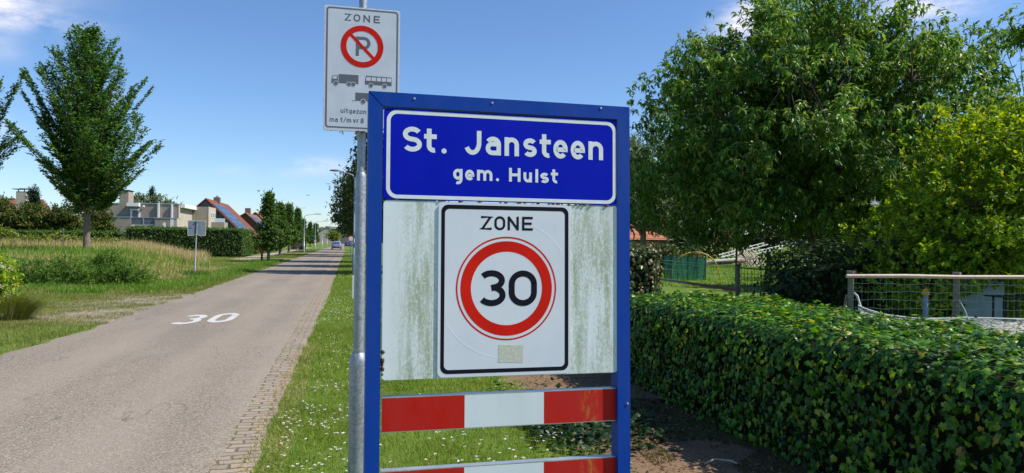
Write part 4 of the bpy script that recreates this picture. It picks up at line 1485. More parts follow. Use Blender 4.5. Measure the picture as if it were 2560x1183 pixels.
# mown verge on the right of the road
parts = []
for n, y0, y1, h, w_ in ((52000, 3.9, 8, .062, .0040), (52000, 8, 15, .068, .0062), (36000, 15, 32, .075, .010), (20000, 32, 75, .08, .02)):
    X, Y = spread(n, -.75, 2.25, y0, y1, g)
    bxx = np.interp(Y, yb, bx)
    ragged = .05 * wob(X * 7, Y * 7, 1, 2)
    ok = (X > bxx + .02 + ragged) & (X < 1.92 + .20 * wob(X * 2, Y * 2, 1, 1) + np.where(Y > 12.5, 2, 0))
    thin = g.random(n) < np.clip(.62 + .45 * wob(X * 1.5, Y * 1.5, 1, 4), .15, 1)
    parts.append((X[ok & thin], Y[ok & thin], h * (1 + .35 * wob(X[ok & thin] * 2.2, Y[ok & thin] * 2.2, 1, 8)), w_))
m_ = MB()
for X, Y, h, w_ in parts:
    n = len(X)
    P = np.c_[X, Y, np.full(n, -.004)]
    a = g.uniform(0, 2 * np.pi, n)
    scatter(m_, BLADE5, P, np.c_[g.normal(size=n) * .42, g.normal(size=n) * .42, np.ones(n)], np.c_[np.cos(a), np.sin(a), np.full(n, .1)], h * g.uniform(.5, 1.3, n), w_)
tag(m_.build('lawn_grass', 'lawn'), kind='stuff')
# dry fringe over the brick edging
X, Y = spread(5000, -.80, -.42, 4.6, 12, g)
ok = X > np.interp(Y, yb, bx) - .10 + .08 * wob(X * 9, Y * 4, 1, 3)
grass('dry_grass_fringe', 'straw', X[ok], Y[ok], .05, .005, .9, BLADE5, 3)
n = 2600
Y = 4.5 + 18 * g.random(n) ** 1.5
X = np.interp(Y, ys, rx) + np.abs(g.normal(size=n)) * .05 - .01
cl = wob(X * .1, Y * 1.9, 1, 6) > .12
grass('joint_grass', 'verge_left', X[cl], Y[cl], .028, .004, .8, BLADE, 4)
# clover and daisy heads in the verge
m_ = MB()
PX, PY = [], []
for i in range(115):
    cx_, cy_ = g.uniform(-.55, 1.9), 4.2 + 20 * g.random() ** 1.6
    k_ = g.integers(4, 26)
    PX.append(cx_ + g.normal(size=k_) * .16)
    PY.append(cy_ + g.normal(size=k_) * .22)
PX, PY = np.concatenate(PX), np.concatenate(PY)
ok = (PX > np.interp(PY, yb, bx) + .1) & (PX < 1.85) & (PY > 3.9)
PX, PY = PX[ok], PY[ok]
n = len(PX)
z_ = g.uniform(.035, .085, n)
for q in range(5):
    a = q * 1.2566 + g.uniform(0, .6, n)
    scatter(m_, OVAL, np.c_[PX, PY, z_], np.c_[np.cos(a), np.sin(a), g.uniform(-.2, .55, n)], np.tile([0, 0, 1.], (n, 1)), .0155 * g.uniform(.6, 1.15, n), .015)
tag(m_.build('clover_flowers', 'petal'), kind='stuff')

# left verge, driveway overgrowth, green bank and tall straw grass
parts = []
for n, x0, x1, y0, y1, h, w_, pw in ((30000, -9.5, -4.4, 10, 15.6, .075, .008, 1), (95000, -10.5, -4.4, 15.2, 23.6, .055, .010, 1), (40000, -12, -4.4, 23.4, 34, .10, .013, 1), (40000, -13.5, -4.3, 34, 71.5, .08, .022, 1), (14000, -7.6, -4.3, 62, 130, .08, .035, 1)):
    X, Y = spread(n, x0, x1, y0, y1, g, pw)
    ok = X < np.interp(Y, ys, lx) - .03 + .10 * wob(X * 3, Y * 3, 1, 5)
    dr = (Y > 15.6) & (Y < 23.2)
    ok &= ~dr | (g.random(n) < np.clip(.42 + .8 * wob(X * 1.3, Y * 1.3, 1, 3) + .9 * sstep(-X, 5.4, 6.6), .10, 1))
    ok &= ~((Y > 24.6) & (Y < 27.6) & (X < -6.3) & (wob(X * 1.1, Y * 2.5, 1, 9) > .12))
    ok &= ~((Y > 64.4) & (Y < 67.1)) & ~((Y > 92.9) & (Y < 96.1))
    X, Y = X[ok], Y[ok]
    parts.append((X, Y, h * (1 + .4 * wob(X * 1.7, Y * 1.7, 1, 2)), w_))
m_ = MB()
for X, Y, h, w_ in parts:
    n = len(X)
    a = g.uniform(0, 2 * np.pi, n)
    scatter(m_, BLADE, np.c_[X, Y, zt(X, Y) - .004], np.c_[g.normal(size=n) * .5, g.normal(size=n) * .5, np.ones(n)], np.c_[np.cos(a), np.sin(a), np.full(n, .1)], h * g.uniform(.5, 1.4, n), w_)
tag(m_.build('verge_grass', 'verge_left'), kind='stuff')
X, Y = spread(26000, -10.5, -4.9, 24, 62, g, 1.6)
ok = (X < -4.75) & ((wob(X * .9, Y * .35, 1, 12) > -.05) | (X > -6.4)) & (X < np.interp(Y, [24, 26, 30, 62], [-6.4, -5.6, -5.1, -4.9]) + .4)
ok &= ~((X < -6.6) & (Y > 31))
grass('lush_grass', 'lush', X[ok], Y[ok], .20, .017, .38, BLADE5, 9)
X, Y = spread(80000, -29, -6.2, 30, 69.5, g)
dens = np.clip(sstep(-X - .172 * (Y - 38) * (Y > 38), 6.3, 7.4) * sstep(Y + 2.5 * wob(X, Y, .4), 29.5, 33.5), 0, 1)
ok = g.random(len(X)) < dens * np.clip(.55 + .7 * wob(X * .45, Y * .45, 1, 1) + .5 * sstep(X, -10, -8), .12, 1) * np.where(Y < 50, .8, 1)
hh = .70 * (1 + .35 * wob(X * .7, Y * .7, 1, 5)) * (.28 + .72 * sstep(Y + 2 * wob(X * .5, Y * .5), 42, 54))
grass('tall_dry_grass', 'straw', X[ok], Y[ok], hh[ok], .022, .26, BLADE5, 10, bias=(.12, 0))
X, Y = spread(46000, -28, -7, 29, 66, g)
ok = (X < -6.6 - .175 * np.maximum(0, Y - 38)) & (g.random(len(X)) < np.clip(.62 - .7 * wob(X * .45, Y * .45, 1, 1) - .35 * sstep(X, -10.5, -8.5), .1, 1))
grass('tall_green_grass', 'lush', X[ok], Y[ok], (.46 * (1 + .4 * wob(X * .9, Y * .9, 1, 3)))[ok], .024, .34, BLADE5, 13)
X, Y = spread(9000, -9.2, -5.6, 28.5, 44, g)
ok = (wob(X * .9, Y * .5, 1, 2) > -.35) & (X < -5.6 - .1 * (Y - 28.5) * 0 - .25 * wob(X, Y, 1, 4))
grass('mown_dry_grass', 'straw', X[ok], Y[ok], .16, .020, 1.1, BLADE, 18)
# arching ornamental grass beside the flowering shrub
ng = 1500
a = g.uniform(0, 2 * np.pi, ng)
r_ = np.abs(g.normal(size=ng)) * .13
tuft = thing('tall_grass_tuft', 'arching clump of tall yellow green grass at the left verge edge', 'grass tuft', (-6.35, 16.3, .01))
m_ = MB()
P = np.c_[np.cos(a) * r_, np.sin(a) * r_, np.zeros(ng)]
out = np.c_[np.cos(a), np.sin(a), np.zeros(ng)]
D0 = out * g.uniform(.15, .7, (ng, 1)) + np.array([.35, 0, 1.])
L0 = g.uniform(.35, .72, ng)
T = np.array([[0, .5, 0], [0, -.5, 0], [.4, .45, .01], [.4, -.45, .01], [.75, .3, -.06], [.75, -.3, -.06], [1, 0, -.26]])
F = (np.array([[0, 1, 3, 2], [2, 3, 5, 4]]), np.array([[4, 5, 6]]))
scatter(m_, (T, F), P, D0, -np.cross(np.cross(D0, [0, 0, 1.]), D0) * -1 + 1e-3, L0, .008)
m_.build('blades', 'verge_left', tuft)
# straw-grass clump by the small road sign
X = -6.47 + g.normal(size=700) * .28
Y = 34.1 + g.normal(size=700) * .25
grass('sign_weeds', 'weed', X, Y, .32, .02, .45, BLADE5, 15)

# ivy runners, fallen leaves and moss on the soil at the right
m_ = MB()
n = 1500
X, Y = 2.05 + g.normal(size=n) * .38, 6.4 + g.normal(size=n) * .62
ok = (X > 1.5) & (Y > 5.35)
X, Y = X[ok], Y[ok]
n = len(X)
scatter(m_, IVY, np.c_[X, Y, g.uniform(.01, .11, n)], np.c_[g.normal(size=(n, 2)), g.normal(size=n) * .25], np.array([0, 0, 1.]) + g.normal(size=(n, 3)) * .4, g.uniform(.04, .085, n), g.uniform(.04, .08, n))
tag(m_.build('ground_ivy', 'ivy_dark'), kind='stuff')
m_ = MB()
n = 5200
X, Y = spread(n, 1.7, 5.2, 3.4, 12, g)
ok = (X > 1.85 + .2 * wob(X, Y, 2)) & ((X < 3.25) | (Y > 9))
X, Y = X[ok], Y[ok]
n = len(X)
scatter(m_, OVAL, np.c_[X, Y, g.uniform(.004, .03, n)], np.c_[g.normal(size=(n, 2)), g.normal(size=n) * .3], np.array([0, 0, 1.]) + g.normal(size=(n, 3)) * .45, g.uniform(.015, .05, n), g.uniform(.008, .03, n))
tag(m_.build('leaf_litter', 'fallen'), kind='stuff')
X, Y = spread(34000, 2.25, 3.3, 3.8, 7.4, g)
ok = wob(X * 1.2, Y * 1.2, 1, 2) > -.25
k = M['weed']
M['moss_green'] = leaf_mat('moss_blades', [(0, (.05, .055, .008)), (1, (.12, .12, .02))], .8, .2)
grass('ground_moss', 'moss_green', X[ok], Y[ok], .024, .007, .7, BLADE, 16)
m_ = MB()
m_.tube([(2.62, 5.02, .015), (2.72, 5.05, .035), (2.83, 5.0, .03), (2.86, 4.97, .02)], [.006, .008, .009, .006], 6)
tag(m_.build('stick', 'wood_pale'), 'pale bent stick lying on the shaded mossy soil', 'stick')
# garden grass far right
X, Y = spread(24000, 12, 32, 26, 60, g)
grass('garden_grass', 'lush', X, Y, .14, .03, .45, BLADE, 17)


# ------------------------------------------------------------------ right-hand garden fences and oddments
e1 = np.array([.9757, -.2193, 0])
p1 = np.array([5.5, 7.17, 0])
fn = thing('rail_fence', 'wire fence with bleached bamboo top rail behind the low ivy hedge', 'fence', tuple(p1), math.atan2(e1[1], e1[0]))
for i, xx in enumerate((0, 1.185, 2.37, 3.55)):
    m_ = MB()
    m_.tube([(xx, 0, -.2), (xx + .006, 0, .6), (xx + .012, .002, 1.36)], [.034, .032, .031], 12)
    pst = m_.build('post', 'wood_old', fn)
    m2 = MB()
    m2.tube([(xx + .012, .002, 1.335), (xx + .012, .002, 1.375)], [.045, .045], 12)
    m2.build('post_cap', 'wood_old', pst)
m_ = MB()
m_.tube([(-.06, -.045, 1.318), (.6, -.047, 1.326), (1.2, -.045, 1.322), (2.4, -.045, 1.335), (3.8, -.045, 1.33)], [.022, .024, .022, .023, .022], 10)
m_.build('top_rail', 'rail_pink', fn)
m_ = MB()
for zz in (1.238, 1.148, 1.058, .962, .87, .78):
    xs_ = np.arange(0, 3.8, .06)
    m_.tube(np.c_[xs_, np.full(len(xs_), -.035), zz + .006 * np.sin(xs_ * 9 + zz * 40) + .004 * np.sin(xs_ * 31)], .0026, 5)
for xx in np.arange(.05, 3.8, .068):
    m_.tube([(xx, -.033, .6), (xx + .004, -.033, 1.31)], .0011, 4)
tag(m_.build('wire_mesh', 'wire', fn), kind=None)
m_ = MB()
m_.tube([(.02, -.05, 1.14), (.055, -.06, 1.10), (.10, -.08, .93), (.13, -.09, .8)], .012, 8)
m_.build('brace', 'clear_plastic', fn)
m_ = MB()
m_.tube([(-.02, .03, 1.1), (-.06, .1, .7), (-.08, .12, .2)], .014, 6)
m_.build('brace', 'wood_old', fn)
m_ = MB()
m_.tube([(-.01, -.03, 1.355), (.02, -.02, 1.38), (.06, -.045, 1.352)], .006, 6)
m_.build('clip', 'rust', fn)
m_ = MB()
m_.tube([(1.20, -.04, 1.07), (1.24, -.09, .95), (1.27, -.13, .80), (1.29, -.16, .72)], .0045, 6)
m_.build('guy_rope', 'clear_plastic', fn)
# slack pale net along the foot of the fence
netx = np.linspace(.05, 3.8, 60)
top = np.interp(netx, [.05, .15, .35, .7, 1.0, 1.27, 2, 3.8], [1.0, .955, .90, .86, .865, .878, .865, .88])
V, nn_ = [], len(netx)
for j in range(9):
    t = j / 8
    V.append(np.c_[netx, -.09 - .20 * t + .02 * np.sin(netx * 4 + j), top - t * (.30 + .05 * np.sin(netx * 2)) + .006 * np.sin(netx * 23 + j * 2)])
V = np.concatenate(V)
nt = thing('pale_net', 'slack pale netting sagging along the foot of the rail fence', 'net', tuple(p1), math.atan2(e1[1], e1[0]))
i = np.array([[j * nn_ + q, j * nn_ + q + 1, (j + 1) * nn_ + q + 1, (j + 1) * nn_ + q] for j in range(8) for q in range(nn_ - 1)])
m_ = MB()
m_.add(V, i, True)
m_.build('net_cloth', 'white_net', nt)
m_ = MB()
m_.tube(np.c_[netx, np.full(nn_, -.088), top], .007, 6)
m_.build('edge_rope', 'clear_plastic', nt)

# leaning blue-grey panel, black table, capped pipe behind the fence
bd = thing('leaning_panel', 'shaded blue grey panel leaning behind the rail fence', 'panel', (8.15, 8.1, .35), -.22)
m_ = MB()
m_.prism([(-.38, -.35), (.33, -.35), (.36, .86), (-.28, .90)], .0, .025)
m_.build('sheet', 'blue_grey', bd)
m_ = MB()
m_.tube([(-.40, -.01, -.35), (-.29, -.01, .9)], .014, 6)
m_.build('edge_strip', 'aluminium', bd)
tb = thing('garden_table', 'thin black metal table in front of the blue grey panel', 'table', (8.05, 7.65, 0), -.22)
m_ = MB()
m_.box((-.12, -.12, 1.035), (.30, .16, 1.048))
m_.build('table_top', 'black_metal', tb)
for a, b in ((-.02, -.08), (.14, -.08), (-.02, .12), (.14, .12)):
    m_ = MB()
    m_.box((a, b, -.05), (a + .018, b + .018, 1.035))
    m_.build('leg', 'black_metal', tb)
pc = thing('capped_pipe', 'blue grey pipe with yellow cap standing behind the wire fence', 'pipe', (7.16, 7.9, 0))
m_ = MB()
m_.tube([(0, 0, -.05), (0, 0, 1.05)], [.03, .03], 14)
m_.build('pipe', 'blue_grey', pc)
m_ = MB()
m_.tube([(0, 0, 1.045), (0, 0, 1.06), (0, 0, 1.085), (0, 0, 1.115), (0, 0, 1.122)], [.042, .05, .046, .022, .012], 14)
m_.build('cap', 'yellow_cap', pc)

# wire fence with low wooden rail further left
pf = thing('paddock_fence', 'wire fence with low wooden rail and pale capped post beyond the ivy hedge', 'fence', (8.32, 14.5, 0))
for (a, b, r_, hh_) in ((0, 0, .052, 1.22), (.28, 4.9, .045, 1.25), (.4, 9.8, .045, 1.25)):
    m_ = MB()
    m_.tube([(a, b, -.2), (a, b, hh_)], [r_, r_ * .95], 14)
    ps = m_.build('post', 'wood_old', pf)
    m2 = MB()
    m2.tube([(a, b, hh_ - .02), (a, b, hh_ + .012)], [r_ * 1.15, r_ * 1.12], 14)
    m2.build('post_cap', 'black_metal', ps)
m_ = MB()
m_.prism([(0.05, .64), (2.4, .66), (2.4, .72), (.05, .70)], -.035, .0, 'x')
m_.build('low_rail', 'wood_red', pf)
m_ = MB()
m_.prism([(2.41, .655), (5.0, .665), (5.0, .725), (2.41, .715)], .03, .065, 'x')
m_.build('low_rail', 'wood_old', pf)
m_ = MB()
for zz in (.98, 1.13):
    yy = np.linspace(0, 9.8, 40)
    m_.tube(np.c_[.0 + yy * .045 + 0, yy, zz + .012 * np.sin(yy * 3)], .0045, 5)
m_.tube([(0, 0, 1.19), (.2, 4.9, 1.21)], .006, 5)
m_.build('wire', 'wire', pf)
gt = thing('mesh_gate', 'black wire mesh panel right of the pale capped post', 'gate', (8.32, 14.4, 0))
m_ = MB()
for t in np.linspace(0, 1, 14):
    m_.tube([(.02 + t * .16, -t * 1.5, .1), (.02 + t * .16, -t * 1.5, 1.18)], .005, 4)
for zz in np.linspace(.15, 1.16, 9):
    m_.tube([(.02, 0, zz), (.18, -1.5, zz)], .005, 4)
m_.build('mesh', 'black_metal', gt)
m_ = MB()
m_.tube([(.0, 0, 1.16), (.2, -1.55, 1.14)], .014, 6)
m_.build('top_bar', 'black_metal', gt)

# vegetable tunnel: green net on canes, yellow hoop, plant support
nt = thing('green_net_frame', 'green netting box on canes in the kitchen garden', 'net frame', (14.45, 31, 0))
m_ = MB()
pts = [(0, 0), (1.65, -.1), (1.75, .9), (.1, 1.0)]
zs_ = [1.10, 1.06, 1.08, 1.12]
for i in range(4):
    a, b = pts[i], pts[(i + 1) % 4]
    n = 12
    t = np.linspace(0, 1, n)
    xa, ya = a[0] + (b[0] - a[0]) * t, a[1] + (b[1] - a[1]) * t
    zt_ = zs_[i] + (zs_[(i + 1) % 4] - zs_[i]) * t - .07 * np.sin(t * np.pi * 2) ** 2
    w2 = .03 * np.sin(t * 14 + i)
    V = np.concatenate([np.c_[xa + w2, ya + w2, np.full(n, .02)], np.c_[xa, ya, zt_]])
    m_.add(V, np.array([[q, q + 1, q + 1 + n, q + n] for q in range(n - 1)]), True)
m_.build('net_cloth', 'green_net', nt)
for (a, b) in pts + [(.8, -.05), (1.2, -.07)]:
    m_ = MB()
    m_.tube([(a, b, -.1), (a, b, 1.2)], .016, 6)
    m_.build('cane', 'black_metal', nt)
hp = thing('yellow_hoop', 'yellow plastic hoop arching over the vegetable bed', 'hoop', (15.8, 31.3, 0))
m_ = MB()
tt = np.linspace(0, math.pi, 28)
m_.tube(np.c_[-1.15 * np.cos(tt), .15 * np.cos(tt), 1.32 * np.sin(tt) ** .8 - .02], .026, 8)
m_.build('tube', 'yellow_hose', hp)
ob = thing('plant_support', 'dark wire plant support with round top beside the green netting', 'plant support', (13.8, 29.2, 0))
m_ = MB()
for q in range(7):
    a = q / 7 * 2 * math.pi
    m_.tube([(.42 * math.cos(a), .42 * math.sin(a), -.05), (.20 * math.cos(a), .20 * math.sin(a), 1.2), (.30 * math.cos(a), .30 * math.sin(a), 1.7)], .012, 5)
m_.build('rods', 'black_metal', ob)
m_ = MB()
aa = np.linspace(0, 2 * math.pi, 25)
m_.tube(np.c_[.33 * np.cos(aa), .33 * np.sin(aa), 1.71 + 0 * aa], .03, 6)
m_.tube(np.c_[.21 * np.cos(aa), .21 * np.sin(aa), 1.2 + 0 * aa], .012, 5)
m_.build('top_ring', 'black_metal', ob)
st = thing('dark_stake', 'thin dark stake beside the yellow hoop', 'stake', (16.9, 29.6, 0))
m_ = MB()
m_.tube([(0, 0, -.1), (.02, 0, 1.6)], .05, 8)
m_.build('rod', 'wood_dark', st)

# wood pile
g = np.random.default_rng(8)
for i in range(13):
    a = 28.7 + i * .17
    m_ = MB()
    lean = .35 + .15 * g.normal()
    m_.tube([(a + .5 + .1 * g.normal(), 50.2, .0), (a + .18, 50.6, .7), (a + .05 - lean * .3, 51.1, 1.25 + .2 * g.normal() * .5)], [.07, .065, .05], 7)
    tag(m_.build('wooden_pole', 'wood_pale'), 'pale wooden pole leaning in the row of poles by the woodpile', 'pole', 'poles leaning at the woodpile')
for i, (x0, x1, z0, z1, mt, lb) in enumerate(((26.6, 28.9, .42, .60, 'white_paint', 'pale plank lying highest on the woodpile'), (27.2, 29.4, .20, .40, 'wood_red', 'brown board at the right foot of the woodpile'), (25.6, 28.2, .12, .22, 'wood_old', 'grey board lying lowest on the woodpile'), (26.0, 27.6, .30, .42, 'wood_pale', 'short pale board in the middle of the woodpile'))):
    m_ = MB()
    m_.prism([(x0, z0), (x1, z1), (x1, z1 + .10), (x0, z0 + .10)], 49.6 + .2 * i, 50.1 + .2 * i)
    tag(m_.build('plank', mt), lb, 'plank')
for i, (x0, z0, x1, z1, lb) in enumerate(((27.3, .72, 31.2, 1.72, 'white ladder lying across the leaning poles'), (30.2, 1.0, 32.4, 1.45, 'short white trellis at the right end of the poles'))):
    ld = thing('ladder', lb, 'ladder', (0, 0, 0))
    dx_, dz_ = (x1 - x0), (z1 - z0)
    for off in (0, .34):
        m_ = MB()
        m_.tube([(x0, 50.0 + off, z0 + off * .5), (x1, 50.0 + off, z1 + off * .5)], .035, 6)
        m_.build('stile', 'white_paint', ld)
    for t in np.linspace(.06, .94, 8):
        m_ = MB()
        m_.tube([(x0 + dx_ * t, 50.0, z0 + dz_ * t), (x0 + dx_ * t, 50.34, z0 + dz_ * t + .17)], .025, 5)
        m_.build('rung', 'white_paint', ld)

clump_tree('garden_bush', 'dark low bush below the orange roof', 'bush', (16.9, 40.5, 0), 26, [(0, 0, .95, 1.2, .8, .85, 1), (1.8, 0, .8, 1.1, .8, .75, .8)], 90, 12, .2, .16, .09, 'lime_dark', 'bark_dark', ([(0, 0, -.1), (0, 0, .4), (0, 0, .8)], [.05, .04, .03]), OVAL, .2, None, .5, 5, 5, .01)
# house with orange roof behind the pale tree
hs = thing('garden_house', 'house with orange tiled hip roof behind the pale silvery tree', 'house', (17.4, 44, 0))
m_ = MB()
m_.box((-2.4, -1.6, 0), (2.1, 2, 1.92))
m_.build('wall', 'chimney_brick', hs)
m_ = MB()
V = [(-2.8, -2, 1.92), (2.3, -2, 1.92), (2.3, 2.4, 1.92), (-2.8, 2.4, 1.92), (-.9, .2, 2.95), (.5, .2, 2.95)]
m_.add(V, [[0, 1, 5, 4], [1, 2, 5], [2, 3, 4, 5], [3, 0, 4]])
m_.build('roof', 'tile_orange', hs)

# ------------------------------------------------------------------ houses on the left
fh = thing('flat_roofed_house', 'flat roofed pale brick house with terrace and big chimney behind the hedge', 'house', (-24.7, 97, 0))


def bx_(x0, x1, y0, y1, z0, z1):
    return MB().box((x0 + 24.7, y0 - 97, z0), (x1 + 24.7, y1 - 97, z1))


bx_(-29.05, -27.09, 97.0, 106, 0, 5.79).build('wall', 'house_brick', fh)
bx_(-27.08, -26.08, 97.0, 99.2, 0, 7.30).build('chimney', 'house_brick', fh)
m_ = bx_(-27.15, -26.0, 96.9, 99.3, 7.42, 7.50)
m_.box((-27.0 + 24.7, .1, 7.30), (-26.9 + 24.7, .3, 7.42)).box((-26.25 + 24.7, .1, 7.30), (-26.15 + 24.7, .3, 7.42)).box((-27.0 + 24.7, 1.9, 7.30), (-26.15 + 24.7, 2.1, 7.42))
m_.build('chimney_cap', 'wood_dark', fh)
bx_(-26.07, -20.42, 97.02, 105, 0, 5.86).build('wall', 'house_brick', fh)
bx_(-20.41, -20.36, 97.0, 104.9, 0, 5.90).build('sunlit_side_wall', 'cream_and_sunlit_brick', fh)  # thin paler sheet over the side face: sunlight painted as lighter brick
m_ = bx_(-29.1, -27.1, 96.95, 106, 5.80, 5.88)
m_.box((-26.05 + 24.7, -.06, 5.87), (-20.30 + 24.7, 8, 5.95))
m_.build('roof_edge', 'aluminium', fh)
bx_(-26.07, -24.72, 96.2, 97.0, 5.50, 5.92).build('canopy', 'white_paint', fh)
dr = bx_(-25.83, -24.73, 96.92, 97.01, 4.0, 5.20).build('door_frame', 'white_paint', fh)
bx_(-25.60, -24.94, 96.90, 96.915, 4.0, 5.05).build('door_glass', 'window_dark', dr)
m_ = MB()
m_.blob((.37, -.18, 5.5), (.17, .15, .15), 12)
m_.build('globe_lamp', 'clear_plastic', fh)
for xx in (-22.65, -21.12):
    bx_(xx - .09, xx + .09, 96.75, 97.0, 3.5, 6.0 if xx < -22 else 5.85).build('white_pipe', 'white_paint', fh)
m_ = bx_(-27.49, -25.30, 95, 96.9, 0, 4.10)
m_.build('terrace_wall', 'house_brick', fh)
bx_(-22.57, -20.90, 95, 96.9, 0, 4.06).build('terrace_wall', 'house_brick', fh)
m_ = bx_(-27.6, -25.25, 94.95, 96.9, 4.105, 4.19)
m_.box((-22.62 + 24.7, -2.05, 4.065), (-20.1 + 24.7, -.1, 4.15))
m_.build('wall_coping', 'aluminium', fh)
bx_(-25.28, -22.58, 95.4, 96.9, 0, 3.1).build('terrace_wall', 'cream_and_sunlit_brick', fh)
for a, b in ((-25.22, -23.95), (-23.83, -22.62)):
    p_ = bx_(a, b, 95.1, 95.14, 3.30, 4.10).build('balustrade_panel', 'balustrade_glass', fh)
    m_ = bx_(a - .06, a, 95.05, 95.2, 3.2, 4.15)
    m_.box((b + 24.7, -1.95, 3.2), (b + .06 + 24.7, -1.8, 4.15)).box((a + 24.7, -1.95, 4.105), (b + 24.7, -1.8, 4.15)).box((a + 24.7, -1.95, 3.2), (b + 24.7, -1.8, 3.29))
    m_.build('panel_frame', 'aluminium', p_)
bx_(-20.89, -20.50, 94.98, 95.05, 0, 4.06).build('white_pier', 'white_paint', fh)
bx_(-20.5, -20.12, 94.99, 96.9, 0, 4.06).build('terrace_wall', 'cream_and_sunlit_brick', fh)  # end block paler than the front: its sunlit side painted in
bx_(-21.6, -21.35, 94.5, 94.7, 0, 3.55).build('white_post', 'white_paint', fh)
bx_(-20.94, -18.36, 105, 110.5, 0, 5.97).build('wall', 'house_brick', fh)
bx_(-18.35, -18.30, 104.98, 110.5, 0, 6.0).build('sunlit_side_wall', 'cream_and_sunlit_brick', fh)  # sun on the wing's side is put into this lighter brick
for yy in (106.3, 107.7, 109.1):
    w_ = bx_(-18.30, -18.24, yy, yy + .62, 4.55, 5.35).build('window', 'white_paint', fh)
    bx_(-18.24, -18.225, yy + .1, yy + .52, 4.65, 5.25).build('pane', 'window_dark', w_)
bx_(-20.30, -19.80, 97.6, 104.98, 5.50, 5.96).build('canopy', 'white_paint', fh)
bx_(-18.29, -16.62, 107, 110, 0, 3.98).build('annex', 'house_brick', fh)
bx_(-18.2, -16.85, 109, 109.1, 3.99, 4.55).build('annex_panel', 'pale_blue_panel', fh)
for (a, y_) in ((-23.9, 101), (-22.2, 101), (-21.4, 103)):
    m_ = MB()
    m_.prism([(a + 24.7 - .7, 5.96), (a + 24.7 + .6, 5.98), (a + 24.7 + .55, 6.16), (a + 24.7 - .65, 6.05)], y_ - 97, y_ - 96)
    m_.build('roof_panel', 'solar', fh)


def gable_house(name, label, peak, left, right, y0, y1, wallm, roofm, over=.25, parts=True):
    """house whose gable faces the camera; ridge runs with the road"""
    h = thing(name, label, 'house', (peak[0], y0, 0))
    (px_, pz_), (lx_, lz_), (rx_, rz_) = peak, left, right
    m_ = MB()
    m_.prism([(lx_ - px_, 0), (rx_ - px_, 0), (rx_ - px_, rz_), (0, pz_), (lx_ - px_, lz_)], 0, y1 - y0)
    m_.build('wall', wallm, h)
    m_ = MB()
    sl = (pz_ - rz_) / (rx_ - px_)
    ex_ = .5
    m_.prism([(0, pz_ + .02), (rx_ - px_ + ex_, rz_ - sl * ex_ + .02), (rx_ - px_ + ex_, rz_ - sl * ex_ + .20), (0, pz_ + .22)], -over, y1 - y0 + over)
    sl2 = (pz_ - lz_) / (px_ - lx_)
    m_.prism([(0, pz_ + .22), (lx_ - px_ - ex_, lz_ - sl2 * ex_ + .20), (lx_ - px_ - ex_, lz_ - sl2 * ex_ + .02), (0, pz_ + .02)], -over, y1 - y0 + over)
    roof = m_.build('roof', roofm, h)
    return h, roof, sl


def solar(h, roof, sl, peak, u0, u1, v0, v1):
    m_ = MB()
    z = lambda u, o: peak[1] - u * sl + .22 + o
    V = []
    for o in (.03, .10):
        V += [(u0, v0, z(u0, o)), (u1, v0, z(u1, o)), (u1, v1, z(u1, o)), (u0, v1, z(u0, o))]
    m_.add(V, np.array([[0, 3, 2, 1], [4, 5, 6, 7], [0, 1, 5, 4], [1, 2, 6, 5], [2, 3, 7, 6], [3, 0, 4, 7]]))
    m_.build('solar_panels', 'solar', roof)


h1, r1, s1 = gable_house('gabled_house', 'red tiled house with solar panels on its long right slope', (-19.9, 7.30), (-23.2, 4.2), (-14.6, 2.1), 112, 132, 'gable_brick', 'tile_red')
solar(h1, r1, s1, (0, 7.30), .8, 4.6, .6, 11.5)
m_ = MB()
m_.box((-.35, 8, 6.5), (.55, 9, 8.1))
m_.build('chimney', 'chimney_brick', r1)
m_ = MB()
m_.box((-.05, 8.2, 8.1), (.3, 8.8, 8.35))
m_.build('chimney_pot', 'aluminium', r1)
h2, r2, s2_ = gable_house('gabled_house', 'brown tile hung house with solar panels right of the red roofed house', (-17.6, 6.2), (-20.5, 4.4), (-13.2, 2.2), 136, 152, 'tile_brown', 'tile_brown')
solar(h2, r2, s2_, (0, 6.2), .8, 3.4, .8, 9)
m_ = MB()
m_.box((-.5, 3, 5.6), (.4, 4, 7.3))
m_.build('chimney', 'chimney_brick', r2)
h3, r3, s3 = gable_house('gabled_house', 'brown roofed house farther back behind the tile hung house', (-18.9, 7.2), (-22.5, 4.6), (-13.6, 2.5), 161, 176, 'tile_brown', 'tile_brown')
m_ = MB()
m_.box((.5, 3, 6.2), (1.6, 4, 7.9))
m_.build('chimney', 'chimney_brick', r3)
h4, r4, s4 = gable_house('gabled_house', 'distant house with grey roof at the end of the road', (-8.6, 7.6), (-14, 4), (-3.6, 3.4), 330, 345, 'cream_and_sunlit_brick', 'tile_grey')
bp = thing('distant_building', 'distant grey flat topped building beyond the yellow green tree', 'building', (-4.5, 370, 0))
m_ = MB()
m_.box((-9, 0, 0), (5, 10, 7.4))
m_.build('wall', 'gable_brick', bp)
m_ = MB()
m_.box((-6, -.3, 7.4), (4.6, 9.5, 8.4))
m_.build('roof', 'cream_and_sunlit_brick', bp)
hc = thing('gabled_house', 'house at the far left with a broad pale brick chimney', 'house', (-44, 110, 0))
m_ = MB()
m_.box((-8, 0, 0), (1.9, 9, 5))
m_.build('wall', 'chimney_brick', hc)
m_ = MB()
m_.prism([(-.6, 4.7), (9.6, 4.7), (4.5, 6.95)], -8.3, 2.2, 'x')
rf = m_.build('roof', 'tile_brown', hc)
m_ = MB()
m_.box((.55, .2, 0), (1.72, 1.4, 7.75))
m_.build('chimney', 'cream_and_sunlit_brick', rf)
m_ = MB()
